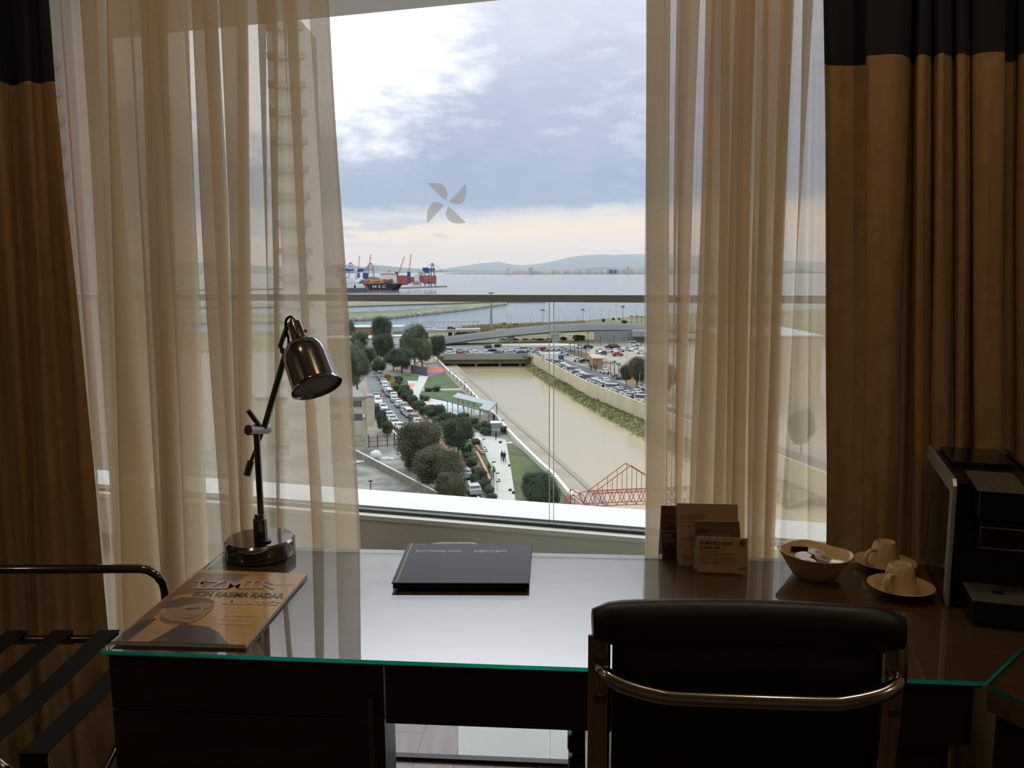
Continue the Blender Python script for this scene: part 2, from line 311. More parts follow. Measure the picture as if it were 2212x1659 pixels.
# ---------------------------------------------------------------- curtains
def catmull(pts, sub=6):
    out = []
    for i in range(len(pts)-1):
        p0, p1, p2, p3 = pts[max(i-1, 0)], pts[i], pts[i+1], pts[min(i+2, len(pts)-1)]
        for k in range(sub):
            t = k/sub; out.append(tuple(.5*((2*p1[j])+(-p0[j]+p2[j])*t+(2*p0[j]-5*p1[j]+4*p2[j]-p3[j])*t*t+(-p0[j]+3*p1[j]-3*p2[j]+p3[j])*t**3) for j in range(len(p1))))
    return out+[pts[-1]]
def curtain_mesh(ctrl, v0, z0, z1, rows=36, wob=.004, seed=0, sub=6, ylo=1180):
    cols = catmull(ctrl, sub); m = M(); n = len(cols)
    for k in range(rows+1):
        z = z0+(z1-z0)*k/rows
        for i, (xt, xb, dv) in enumerate(cols):
            v = v0+dv; a = PV(xt, 0, v); b = PV(xb, ylo, v); ua, ub = UV(a)[0], UV(b)[0]; f = (z-a.z)/(b.z-a.z); f = max(-.35, min(f, 1.5))
            u = ua+(ub-ua)*f+wob*noise.noise(Vector((i*.35, z*1.6, seed)))+wob*1.5*noise.noise(Vector((seed, z*1.1, i*.12))); v += wob*noise.noise(Vector((i*.3+9, z*2, seed)))
            m.v.append(W(u, v, z))
    for k in range(rows):
        for i in range(n-1): q = k*n+i; m.f.append([q, q+1, q+1+n, q+n]); m.m.append(0)
    return m
sheer = sheer_mat('sheer_cloth', 'e8dac2', .64)
def zig(lst):                           # list of (x top, x bottom) turning points -> folded cloth
    out = []
    for i, (a, b) in enumerate(lst): out.append((a, b, .022*(1 if i % 2 else -1)+.012*math.sin(i*1.9)))
    return out
Ls = zig([(104, 205), (132, 222), (128, 216), (150, 240), (165, 240), (220, 262), (172, 248), (225, 340), (210, 255), (282, 350), (228, 262), (318, 392), (278, 344), (345, 400), (300, 350),
          (360, 400), (318, 352), (402, 448), (340, 398), (404, 440), (398, 470), (470, 524), (410, 480), (468, 520), (440, 500), (536, 545), (474, 520), (530, 548), (512, 520), (575, 570), (556, 590), (600, 602), (576, 600), (615, 620), (604, 700), (640, 690), (620, 680), (703, 772), (706, 774), (700, 768), (668, 728)])
lc = thing('sheer_curtain', 'cream sheer curtain hanging in folds left of the clear window strip, behind the desk lamp', 'curtain', W(-.6, .72))
curtain_mesh(Ls, .79, .02, 2.42, seed=1).build('curtain_cloth', sheer, lc, smooth=True)
Rs = zig([(1397, 1392), (1446, 1440), (1400, 1394), (1440, 1436), (1446, 1440), (1470, 1450), (1466, 1446), (1513, 1468), (1470, 1455), (1510, 1474), (1524, 1480), (1548, 1520), (1524, 1486), (1580, 1560),
          (1538, 1500), (1600, 1576), (1560, 1540), (1636, 1614), (1586, 1566), (1632, 1610), (1600, 1576), (1660, 1640), (1636, 1612), (1716, 1664), (1650, 1622), (1712, 1672), (1690, 1650), (1754, 1682), (1736, 1700), (1752, 1740), (1770, 1752), (1792, 1800)])
rc = thing('sheer_curtain', 'cream sheer curtain hanging in folds right of the clear window strip, behind the tent cards', 'curtain', W(1, .72))
curtain_mesh(Rs, .79, .02, 2.42, seed=5).build('curtain_cloth', sheer, rc, smooth=True)
rod = mat('track_white', 'b0aca2', .5)
tan = mat('drape_tan', '8a6b44', .95, var=.1, scale=40, bump=.05, trans=.10, stretch=(1, 1, .6)); navy = mat('drape_navy', '0b0e16', .95, var=.1, scale=40)
def drape(lst, label, at):
    t = thing('window_drape', label, 'curtain', W(*at))
    curtain_mesh([(a, b, c*.75) for a, b, c in lst], .70, .015, 1.905, seed=9, wob=.006).build('drape_cloth', tan, t, smooth=True)
    curtain_mesh([(a, b, c*.75) for a, b, c in lst], .70, 1.905, 2.5, rows=14, seed=9, wob=.006).build('navy_band', navy, t, smooth=True)
    return t
drape([(-700, -560, 0), (-640, -480, .05), (-560, -400, -.05), (-480, -320, .05), (-400, -240, -.04), (-320, -190, .05), (-250, -130, -.05), (-170, -70, .04), (-110, -20, -.04), (-60, 26, .05), (-20, 58, -.03), (20, 80, .045), (45, 118, -.02), (75, 150, .03), (98, 190, -.005), (104, 218, .02)],
      'tan drape with a navy top band, left of the window, behind the luggage rack', (-1.2, .6))
drape([(1781, 1784, .03), (1800, 1800, .05), (1868, 1862, .055), (1874, 1866, -.05), (1900, 1895, -.07), (1960, 1925, -.06), (1970, 1938, .05), (1976, 1950, .06), (1978, 1968, -.03), (1994, 1985, -.06), (2011, 2004, -.03), (2013, 2008, .03), (2018, 2012, -.04), (2036, 2032, -.07), (2056, 2050, -.03), (2062, 2056, .06),
       (2066, 2062, -.03), (2082, 2076, -.06), (2095, 2088, -.02), (2098, 2092, .04), (2104, 2098, -.04), (2140, 2130, -.07), (2170, 2158, -.05), (2174, 2166, .05), (2190, 2186, .06), (2200, 2204, -.02), (2240, 2240, -.06), (2290, 2290, .05), (2350, 2350, -.06), (2420, 2420, .05), (2500, 2500, -.05), (2600, 2600, .05), (2700, 2700, -.04)],
      'tan drape with a navy top band, right of the window, behind the coffee machine', (1.4, .6))
# ---------------------------------------------------------------- desk
DF = W(0, 0); dl = 1.523
desk = thing('desk', 'dark wooden writing desk with drawer pedestal under a glass sheet', 'desk', W(.75, .28))
cf = UV(T(2120, 1470))                  # front right corner
cg = UV(T(2255, 1345)); 
ztop = .742
out = [W(0, .0), W(cf[0], cf[1]), W(cg[0], cg[1]), W(cg[0], .575), W(-.01, .575)]
M().prism([p[:2] for p in out], ztop-.005, ztop, 0).build('desktop', topwood, desk)
m = M(); m.ubox(.515, cf[0]-.004, .003, .025, .625, ztop-.0055); m.build('apron', darkwood, desk)
m = M(); m.ubox(.003, .40, .03, .555, .05, ztop-.0055); m.ubox(.03, .38, .06, .5, 0, .05); m.build('pedestal', darkwood, desk)
m = M(); m.ubox(.003, .512, .003, .0245, .634, ztop-.007); dr = m.build('drawer', darkwood, desk)
m = M(); m.ubox(.003, .512, .003, .0245, .06, .630); do = m.build('door', darkwood, desk)
hp = UV(PV(800, 1500, -.02))[0]
m = M(); zt = PV(800, 1502, -.018).z; m.tube([W(hp, -.018, zt), W(hp, -.018, .2)], .0075, 12); m.tube([W(hp, .0095, .6), W(hp, -.018, .6)], .005, 8); m.tube([W(hp, .0095, .24), W(hp, -.018, .24)], .005, 8)
m.build('handle', chrome, do, smooth='auto')['label'] = 'long vertical chrome bar handle'
m = M(); m.ubox(1.10, 1.50, .03, .555, .05, ztop-.0055); m.ubox(1.13, 1.47, .06, .5, 0, .05); m.build('side_panel', darkwood, desk)
# glass sheet on the desk, with a green edge
gt = M(); k = [W(-.006, -.006), W(cf[0]+.004, cf[1]-.004), W(cg[0]+.004, cg[1]-.004), W(cg[0]+.004, .57), W(-.012, .57)]
gt.prism([p[:2] for p in k], ztop+.0006, .750, 0, side=1)
green = mat('green_glass_edge', '1fb498', .12, var=.35, scale=3, coat=.3, trans=.8)
tg = glassy('table_glass', (.93, .96, .93), 2.15, .012)
for i_, f_ in enumerate(gt.f):
    cv = sum((gt.v[q_] for q_ in f_), Vector())/len(f_)
    if gt.m[i_] == 1 and (UV(cv)[1] > .5 or UV(cv)[0] < .02): gt.m[i_] = 2
go = gt.build('glass_sheet', [tg, green, mat('pale_glass_edge', 'c3cfc8', .3, var=.1, trans=.5)]); tag(go, 'clear glass sheet with green edges lying on the desktop', 'glass sheet')
# second cabinet at the right of the desk
sc2 = thing('side_cabinet', 'dark wooden side cabinet standing against the right corner of the desk', 'cabinet', (1.2, 1.1, 0))
q = [T(2134, 1478), T(2262, 1352), Vector((1.75, 1.6, .75)), Vector((1.55, .62, .75)), T(2214, 1516)+Vector((.16, -.36, 0))]
q = [Vector(p) for p in q]; q.sort(key=lambda p: 0)
M().prism([p[:2] for p in q], .705, .741).build('cabinet_top', topwood, sc2)
c0 = sum(q, Vector())/5
M().prism([(c0+(p-c0)*.965)[:2] for p in q], .04, .704).build('cabinet_body', darkwood, sc2)
M().prism([(c0+(p-c0)*.9)[:2] for p in q], 0, .04).build('plinth', darkwood, sc2)
g2 = M().prism([(c0+(p-c0)*1.0)[:2] for p in q], .7416, .749, 0, side=1).build('glass_sheet', [tg, mat('dark_green_edge', '0c6a58', .2, var=.3, scale=3)]); tag(g2, 'smaller glass sheet with green edges lying on the side cabinet', 'glass sheet')
# dark ribbed stool under the desk
fs = thing('footstool', 'black ribbed footstool in the shadow under the desk', 'stool', W(1.0, .72))
rib = mat('black_leather', '0c0c0e', .5, var=.2)
m = M(); a0, a1 = UV(PV(1229, 1600, .58))[0], 1.09
for i in range(4): m.ubox(a0-.002*i, a1, .58, .70, .1+.06*i, .155+.06*i)
m.ubox(a0+.02, a1-.02, .6, .69, .1, .33); m.build('cushion', rib, fs, bevel=.012)
[M().ubox(u, u+.02, v, v+.02, 0, .1).build('leg', black, fs) for u in (a0+.01, a1-.03) for v in (.59, .67)]
# ---------------------------------------------------------------- desk lamp
D0 = T(563, 1198).y; b0 = T(563, 1196)
lampt = thing('desk_lamp', 'black chrome adjustable desk lamp with dome shade standing on the desk', 'lamp', b0)
R0 = .083
M().lathe([(R0-.002, 0), (R0, .004), (R0, .036), (R0-.005, .041), (.02, .0425), (0, .0425)], b0, n=56).build('base', chrome, lampt, smooth='auto')
sw = b0+Vector((.026, -.035, .0428)); M().lathe([(.012, 0), (.011, .003), (0, .004)], sw, n=20).build('switch', black, lampt, smooth='auto')
def LP(px, py, d=0): return Y(px, py, b0.y+d)
pb = LP(566, 1150); jt = LP(554, 932)
M().lathe([(.0165, 0), (.0165, .045), (.013, .047), (.0125, .056), (.0105, .058), (0, .058)], b0+Vector((.002, 0, .0426)), n=24).build('collar', chrome, lampt, smooth='auto')
M().tube([b0+Vector((.002, 0, .09)), pb, jt], .0078, 16).build('pole', chrome, lampt, smooth='auto')
j0, j1 = LP(536, 929, -.03), LP(578, 927, .03)
M().tube([j0, j0+(j1-j0)*.64], .0125, 24).build('joint', chrome, lampt, smooth='auto'); M().tube([j0+(j1-j0)*.66, j1], .0120, 24).build('joint', chrome, lampt, smooth='auto')
M().tube([LP(536, 886, -.012), LP(561, 921, .0)], .0062, 14).build('lever', chrome, lampt, smooth='auto')
ua, ub = LP(571, 924, .012), LP(617, 765, .012)
M().tube([ua, ub], .0078, 16).build('upper_arm', chrome, lampt, smooth='auto')
M().tube([LP(571, 924, .012), LP(541, 1000, .012)], .0045, 12).build('lower_arm', chrome, lampt, smooth='auto')
M().tube([LP(543, 994, .012), LP(542, 997, .012), LP(534, 1026, .012)], [.0075, .0088, .0092], 16).build('counterweight', chrome, lampt, smooth='auto')
# head: bracket, socket, shade
hv = LP(614, 758, .01)
m = M(); m.tube([hv+Vector((0, -.012, 0)), hv+Vector((0, .012, 0))], .0068, 14); m.build('pivot', chrome, lampt, smooth='auto')
m = M(); m.tube([hv, LP(606, 748, .01), LP(622, 703, .005), LP(632, 698, 0)], .0085, 8, flat=(1, .8)); m.build('bracket', chrome, lampt)
rimc = LP(685, 838, -.072); cap0 = LP(634, 694, 0)
axd = (rimc-cap0).normalized(); Lh = (rimc-cap0).length; rr = .0585
M().lathe([(.0, .006), (.016, .006), (.017, .010), (.0185, .05), (.0205, .052), (.0205, .058)], cap0, axd, n=32).build('socket', chrome, lampt, smooth='auto')
s0 = .052; h = Lh-s0
prof = [(.019, 0), (.033, .006), (.0435, .018), (.0498, .034), (.0530, .055), (.0545, h-.012), (.0552, h-.007), (.0590, h-.003), (.0598, h), (.0580, h+.001), (.0535, h-.007), (.0515, .055), (.048, .036), (.042, .022), (.032, .011), (0, .008)]
M().lathe([(r, s0+z) for r, z in prof], cap0, axd, n=56).build('lamp_shade', chrome, lampt, smooth='auto')
M().lathe([(.0535, Lh-.006), (0, Lh-.006)], cap0, axd, n=40).build('diffuser', mat('frost_grey', '8f8a86', .6, var=.04), lampt)
M().lathe([(.007, -.006), (.0085, .0), (.009, .007)], cap0, axd, n=16).build('cable_gland', chrome2, lampt, smooth='auto')
kb = cap0+axd*.03+Vector((.019, 0, .003)); M().blob(kb, .005, 2, 0).build('thumb_screw', chrome, lampt, smooth=True)
M().tube(catmull([tuple(LP(*p)) for p in ((634, 691, 0), (628, 684, 0), (619, 690, 0), (617, 705, .004), (623, 730, .006), (622, 748, .008), (616, 758, .01))], 5), .0032, 8).build('cable', black, lampt, smooth=True)
# ---------------------------------------------------------------- magazine
mg = [T(240, 1393, .7505), T(532, 1401, .7505), T(664, 1246, .7505), T(432, 1236, .7505)]
mag = thing('magazine', 'glossy orange magazine with a man in a dark suit on its cover', 'magazine', mg[0])
zt = .7575
def MP(a, b, dz=0): # a across 0..1, b up the page 0..1
    p = mg[0]*(1-a)*(1-b)+mg[1]*a*(1-b)+mg[2]*a*b+mg[3]*(1-a)*b; return Vector((p.x, p.y, zt+dz))
def gcov(name, c1, c2):
    m = mat(name, c1, .28, var=.0, coat=.35); N_ = m.node_tree.nodes; L_ = m.node_tree.links; b = N_['Principled BSDF']
    r = [x for x in N_ if x.type == 'VALTORGB'][0]; r.color_ramp.elements[1].color = (*lin(c2), 1); r.color_ramp.elements[0].color = (*lin(c1), 1); [x for x in N_ if x.type == 'TEX_NOISE'][0].inputs['Scale'].default_value = 5; return m
orange = gcov('cover_orange', 'a87c28', 'cf9f3e'); paper = mat('paper', 'd8d4cc', .6, var=.03); brownp = gcov('cover_brown', '6a4a38', '7b5540')
m = M(); m.prism([p[:2] for p in mg], .7505, .7565); m.build('pages', paper, mag)
m = M(); m.prism([MP(0, 0)[:2], MP(1, 0)[:2], MP(1, 1)[:2], MP(0, 1)[:2]], .7566, zt); m.build('cover', orange, mag)
def patch(pts, name, mt, dz, label=None):
    m = M(); P = [MP(a, b, dz) for a, b in pts]; m.face(P); o = m.build(name, mt, mag)
    bm = bmesh.new(); bm.from_mesh(o.data); bmesh.ops.triangulate(bm, faces=bm.faces[:]); bmesh.ops.recalc_face_normals(bm, faces=bm.faces[:])
    if sum(f.normal.z for f in bm.faces) < 0: bmesh.ops.reverse_faces(bm, faces=bm.faces[:])
    bm.to_mesh(o.data); bm.free()
    if label: o['label'] = label
    return o
# helper: photo position -> page coordinates
def pg(px, py):
    p = T(px, py, zt); a = b = .5
    for _ in range(12):
        q = MP(a, b); e = p-q; da = MP(a+.01, b)-q; db = MP(a, b+.01)-q; det = da.x*db.y-da.y*db.x
        a += .01*(e.x*db.y-e.y*db.x)/det; b += .01*(da.x*e.y-da.y*e.x)/det
    return max(0.002, min(.998, a)), max(0.002, min(.998, b))
def zp(x, y): return (200+x/4.424, 1180+y/4.424)   # positions read in an enlarged view
def PP(l): return [pg(*zp(*q)) for q in l]
patch(PP([(190, 925), (560, 600), (1020, 250), (1500, 270), (1200, 430), (800, 470), (560, 700)]), 'background_print', brownp, .0002, 'brown upper left of the cover')
skin = mat('print_skin', '9c7a58', .4, var=.1, scale=30, coat=.3); suit = mat('print_suit', '2d2a2c', .35, var=.2, coat=.3); hair = mat('print_hair', '55402f', .4, coat=.3); shade = mat('print_brown', '6f5038', .4, coat=.3); collar = mat('print_shirt', 'b08a66', .4, coat=.3)
patch(PP([(190, 925), (300, 815), (470, 715), (600, 690), (850, 740), (1100, 770), (1200, 820), (1275, 965), (800, 955), (400, 930)]), 'suit_print', suit, .0004, 'dark suit')
patch(PP([(325, 920), (620, 690), (700, 745), (845, 745), (700, 830), (520, 935)]), 'collar_print', collar, .0006, 'pale shirt collar')
patch(PP([(640, 600), (690, 560), (830, 540), (960, 505), (1100, 520), (1165, 560), (1140, 610), (1090, 650), (1045, 690), (990, 715), (930, 735), (850, 745), (760, 755), (690, 740), (640, 700)]), 'face_print', skin, .0008, "man's face in profile looking right")
patch(PP([(630, 640), (660, 560), (720, 530), (860, 490), (1010, 490), (1120, 505), (1170, 540), (1040, 535), (900, 560), (800, 590), (730, 590), (690, 610)]), 'hair_print', hair, .0010)
patch(PP([(640, 625), (665, 595), (700, 600), (700, 640), (660, 655), (640, 650)]), 'ear_print', collar, .0011)
patch(PP([(870, 605), (930, 592), (1010, 590), (1040, 600), (960, 606), (900, 612)]), 'eyebrow_print', suit, .0011)
patch(PP([(1060, 600), (1120, 590), (1125, 598), (1070, 608)]), 'eyebrow_print', suit, .0011)
patch(PP([(920, 655), (960, 668), (1040, 665), (1050, 672), (960, 676), (925, 665)]), 'nose_print', shade, .0011)
patch(PP([(850, 690), (900, 687), (1000, 688), (960, 697), (880, 697)]), 'mouth_print', shade, .0011)
patch(PP([(640, 700), (700, 735), (850, 743), (930, 735), (850, 720), (760, 715), (690, 690), (655, 650)]), 'jaw_print', shade, .00105)
pinkw = mat('ink_pink', 'c09a84', .35, coat=.3); ink = mat('ink_dark', '33302f', .35, coat=.3); inkw = mat('ink_white', 'd0b896', .35, coat=.3)
def mtext(txt, ll, lr, ul, mt, bold=.02):
    a, b, c = [T(*zp(*q), zt+.0012) for q in (ll, lr, ul)]; fit_text(txt, a, b-a, c-a, mt, mag, bold)
mtext('İZMİR', (945, 405), (1745, 405), (1010, 302), pinkw, .03)
mtext('SON KASIMA KADAR', (945, 472), (1815, 495), (985, 425), ink, .03)
mtext('BİRLİKTEYİZ', (1235, 548), (1770, 560), (1290, 500), inkw, .03)
mtext('Büyükşehir', (1660, 372), (1930, 372), (1680, 350), inkw, 0)
mtext('Cumhuriyetimizin', (1250, 668), (1650, 675), (1275, 645), inkw, 0)
mtext('94. yılında', (1205, 708), (1455, 712), (1230, 682), inkw, 0)
mtext("izindeyiz Ata'm ...", (1165, 745), (1560, 752), (1190, 722), inkw, 0)
# ---------------------------------------------------------------- folder
fq = [T(849, 1271, .7505), T(1143, 1272, .7505), T(1149, 1187, .7505), T(884, 1185, .7505)]
fd = thing('folder', 'dark blue guest folder with white printing, lying in the middle of the desk', 'folder', fq[0])
fz = .764
navyc = mat('folder_navy', '29303b', .6, var=.06, spec=.3); fblack = mat('folder_spine', '08080a', .3)
m = M(); m.prism([p[:2] for p in fq], .7505, .7615); m.build('pages', fblack, fd)
F4 = lambda a, b, z: Vector(((fq[0]*(1-a)*(1-b)+fq[1]*a*(1-b)+fq[2]*a*b+fq[3]*(1-a)*b)[:2]+(z,)))
m = M(); m.prism([F4(-.01, -.01, 0)[:2], F4(1.0, -.01, 0)[:2], F4(1, 1, 0)[:2], F4(-.01, 1, 0)[:2]], .7616, fz); m.build('cover', navyc, fd, bevel=.0008)
olive = mat('stripe_olive', 'a3a262', .6, spec=.2); m = M(); m.face([F4(.018, 0, fz+.0003), F4(.03, 0, fz+.0003), F4(.03, 1, fz+.0003), F4(.018, 1, fz+.0003)]); m.build('stripe', olive, fd)
wh = mat('ink_pale', 'f2f2f2', .8, spec=.2); gy = mat('ink_grey', '99a3aa', .8, spec=.2)
def zf(x, y): return (820+x/6.144, 1160+y/6.144)
def ftext(txt, ll, lr, ul, mt, bold=.01):
    a, b, c = [T(*zf(*q), fz+.0004) for q in (ll, lr, ul)]; fit_text(txt, a, b-a, c-a, mt, fd, bold)
ftext('İHTİYACINIZ OLAN', (480, 195), (1080, 195), (487, 170), wh, .02); ftext('HER ŞEY', (465, 216), (730, 216), (473, 199), gy)
ftext('EVERYTHING', (1258, 199), (1690, 199), (1260, 176), wh, .02); ftext('YOU NEED', (1256, 221), (1590, 221), (1258, 203), gy)
ftext('Bilmeniz gereken her şey burada', (455, 234), (865, 234), (457, 227), gy, 0); ftext('Everything you want to know is here', (1245, 235), (1710, 235), (1247, 228), gy, 0)
# white paper lying behind the folder
pp = thing('paper_sheet', 'white paper with a curled edge at the back of the desk behind the folder', 'paper', T(1000, 1184))
m = M(); nx = 24; p0, p1 = T(880, 1184), T(1122, 1187); ps = []
for j in range(4):
    for i in range(nx+1):
        t = i/nx; px = 880+242*t; pl_ = min(1, max(0, (t-.02)/.30)) if t < .58 else max(0, 1-(t-.58)/.12)
        pl_ = pl_*pl_*(3-2*pl_); hgt = .0015+(.0115*pl_+.002)*(j/3); pt = T(px, 1189-j*1.4); m.v.append(Vector((pt.x, pt.y, .7505+hgt)))
for j in range(3):
    for i in range(nx): q_ = j*(nx+1)+i; m.f.append([q_, q_+1, q_+nx+2, q_+nx+1]); m.m.append(0)
o = m.build('sheet', mat('white_paper', 'e8eae8', .6, var=.02), pp, smooth=True); s = o.modifiers.new('s', 'SOLIDIFY'); s.thickness = .001; s.offset = 1
# ---------------------------------------------------------------- tent cards
def card(label, front, back_dx, mt, mt2, texts, extras=None, lean=.012, lip=None):
    # front: photo corners of the face (bottom left, bottom right, top right, top left)
    bl, br, tr, tl = front; P0 = T(*bl, .7503); P1 = T(*br, .7503); nrm = (P1-P0).cross(Vector((0, 0, 1))).normalized()*-1
    if nrm.y < 0: nrm = -nrm
    def onp(px, py):                    # face leans back a little
        r = ray(px, py); o_ = Vector((0, 0, CZ)); nn = (nrm-Vector((0, 0, .12))).normalized(); return o_+r*((P0-o_).dot(nn)/r.dot(nn))
    t = thing('tent_card', label, 'card', P0); Q = [P0, P1, onp(*tr), onp(*tl)]; th = nrm*.0012
    m = M(); m.hexa([Q[0], Q[1], Q[1]+th, Q[0]+th, Q[3], Q[2], Q[2]+th, Q[3]+th]); m.build('front_leaf', mt, t)
    bk = nrm*back_dx; bx = (P0-P1).normalized()*(lip or 0); m = M(); m.hexa([Q[0]+bk+bx, Q[1]+bk+bx*.2, Q[1]+bk+th, Q[0]+bk+bx+th, Q[3]+th, Q[2]+th, Q[2]+th*2, Q[3]+th*2]); m.build('back_leaf', mt2, t)
    lf = nrm*-.0006
    for (txt, ll, lr, ul, mm, bo) in texts:
        a, b, c = [onp(*q) for q in (ll, lr, ul)]; fit_text(txt, a, b-a, c-a, mm, t, bo, lift=lf)
    if extras: extras(t, onp, lf)
    return t
def zc(x, y): return (1390+x/7.9, 1060+y/7.9)
cb_ = mat('card_brown', '2e1810', .5, var=.08); cb2 = mat('card_brown_mid', '55392a', .5); cbe = mat('card_beige', '9a7d5e', .6, var=.04); cbm = mat('card_taupe', '5b4636', .6, var=.04); cin = mat('ink_black', '14100e', .5); cine = mat('ink_brown', '6b523c', .5); clt = mat('ink_tan', '9c8468', .5); cgr = mat('ink_olive', '51503f', .5)
def e1(t, onp, lf):
    m = M(); m.face([onp(*zc(*q))+lf*.5 for q in ((309, 685), (575, 695), (570, 258), (302, 255))]); m.build('print_panel', cb2, t)
    m = M(); m.face([onp(*zc(*q))+lf*.8 for q in ((309, 698), (577, 703), (577, 690), (309, 686))]); m.build('stripe', clt, t)
card('dark brown coffee tent card reading HER DEM TAZE, hindmost and leftmost of four', [zc(322, 1180), zc(870, 1190), zc(830, 262), zc(302, 255)], .035, cb_, paper, [
    ('FE CO', zc(340, 328), zc(550, 332), zc(340, 280), cb_, .02), ('DE CA', zc(325, 438), zc(550, 445), zc(325, 395), cb_, 0), ('kava c', zc(312, 555), zc(560, 560), zc(312, 495), cb_, 0), ('coffe', zc(310, 668), zc(562, 672), zc(310, 600), cb_, .02),
    ('HER', zc(350, 798), zc(505, 800), zc(348, 732), clt, .01), ('DEM', zc(350, 883), zc(520, 886), zc(348, 815), clt, .01), ('TAZE', zc(358, 965), zc(548, 970), zc(356, 905), cine, .01)], e1, lip=.006)
def lines(rows):
    def f(t, onp, lf):
        for (x0, x1, y, hh) in rows:
            m = M(); k = int((x1-x0)/26); rnd = random.Random(y)
            x = x0
            while x < x1:
                wd = rnd.uniform(14, 46); m.face([onp(*zc(*q))+lf for q in ((x, y+hh), (min(x+wd, x1), y+hh), (min(x+wd, x1), y), (x, y))]); x += wd+8
            m.build('small_print', cine, t)
    return f
card('tall beige tent card reading ÖNERİLER, standing behind the two smaller cards', [zc(594, 1270), zc(1640, 1290), zc(1608, 237), zc(568, 214)], .03, cbe, paper, [
    ('ÖNERİLER', zc(636, 478), zc(1060, 482), zc(634, 378), cine, 0), ('FOUR', zc(655, 1125), zc(790, 1128), zc(655, 1092), cine, 0), ('POINTS', zc(655, 1162), zc(808, 1166), zc(655, 1132), cine, 0)],
    lines([(636, 1100, 520, 12), (640, 1060, 578, 8), (640, 800, 605, 6), (650, 1060, 805, 8), (655, 820, 836, 6), (660, 800, 1185, 6)]))
card('dark taupe tent card reading EĞER UNUTTUYSANIZ, second from the front', [zc(888, 1330), zc(1690, 1345), zc(1637, 530), zc(880, 525)], .02, cbm, paper, [
    ('EĞER', zc(932, 710), zc(1105, 705), zc(932, 645), cin, .01), ('UNUTTUYSANIZ', zc(935, 782), zc(1468, 788), zc(935, 730), clt, 0)])
def e4(t, onp, lf):
    lines([(960, 1300, 1035, 10), (965, 1540, 1075, 10), (960, 1290, 1110, 10), (955, 1550, 1150, 10), (955, 1600, 1195, 10), (965, 1320, 1228, 10)])(t, onp, lf)
    m = M(); c = (1690, 893)
    for i in range(24):
        a0_, a1_ = 2*PI*i/24, 2*PI*(i+1)/24; m.face([onp(*zc(c[0]+r_*math.cos(a), c[1]+r_*math.sin(a)))+lf for r_, a in ((48, a0_), (48, a1_), (38, a1_), (38, a0_))])
    for dx, dy, ex, ey, wd in ((-32, -22, 34, 20, 6), (-30, 6, 28, -2, 5), (-26, 14, 20, 22, 4)):
        m.face([onp(*zc(c[0]+dx, c[1]+dy+wd))+lf, onp(*zc(c[0]+ex, c[1]+ey+wd))+lf, onp(*zc(c[0]+ex, c[1]+ey-wd))+lf, onp(*zc(c[0]+dx, c[1]+dy-wd))+lf])
    m.build('no_smoking_symbol', cin, t)
card('beige no smoking tent card reading DUMANSIZ HAVA CLEAN AIR, foremost of the four', [zc(918, 1387), zc(1778, 1420), zc(1782, 818), zc(905, 782)], .018, cbe, paper, [
    ('DUMANSIZ HAVA', zc(960, 910), zc(1515, 932), zc(960, 848), cin, .01), ('CLEAN AIR', zc(960, 992), zc(1305, 1002), zc(960, 935), cin, .01), ('FOUR', zc(1625, 1328), zc(1752, 1332), zc(1625, 1302), cgr, 0), ('POINTS', zc(1620, 1362), zc(1752, 1366), zc(1620, 1338), cgr, 0)], e4, lip=.007)
# ---------------------------------------------------------------- bowl with creamers
cer = mat('cream_ceramic', 'c8ab80', .18, var=.03, coat=.5)
def zb(x, y): return (1660+x/5.53, 1130+y/5.53)
def shell(m, rings, c, sq=2.6, n=48, ex=(1, 0), ey=(0, 1), sx=1, sy=1, yaw=0):
    b0_ = len(m.v)
    for r, z, pt in rings:
        for j in range(n):
            t = 2*PI*j/n; k_ = 1/((abs(math.cos(t))**sq+abs(math.sin(t))**sq)**(1/sq)); x = r*k_*math.cos(t)*sx; y = r*k_*math.sin(t)*sy
            zz = z+pt*(abs(math.cos(2*t))*0+ (math.cos(4*(t-PI/4))*.5+.5)); ca, sa = math.cos(yaw), math.sin(yaw); m.v.append(Vector((c[0]+x*ca-y*sa, c[1]+x*sa+y*ca, c[2]+zz)))
    for i in range(len(rings)-1):
        for j in range(n): q_ = b0_+i*n; m.f.append([q_+j, q_+(j+1) % n, q_+n+(j+1) % n, q_+n+j]); m.m.append(0)
    m.f.append([b0_+j for j in range(n)][::-1]); m.m.append(0); m.f.append([b0_+(len(rings)-1)*n+j for j in range(n)]); m.m.append(0)
bc = T(1759, 1243, .7503)
bw = thing('bowl', 'square cream ceramic bowl holding coffee creamers on the desk', 'bowl', bc)
m = M(); shell(m, [(.034, 0, 0), (.037, .002, 0), (.048, .026, 0), (.062, .052, .003), (.0635, .054, .003), (.061, .0535, .003), (.052, .042, 0), (.044, .034, 0), (.022, .032, 0)], bc, 2.7, yaw=math.radians(38), sx=1.06, sy=1.24)
m.build('bowl_body', cer, bw, smooth=True)
foil = mat('creamer_lid', 'b9b0ac', .35, .2, var=.2, scale=120); pot = mat('creamer_cup', 'c9c2b8', .4); logo = mat('logo_red', 'a0504a', .4); red = mat('sachet_red', '4a0d14', .4, var=.1)
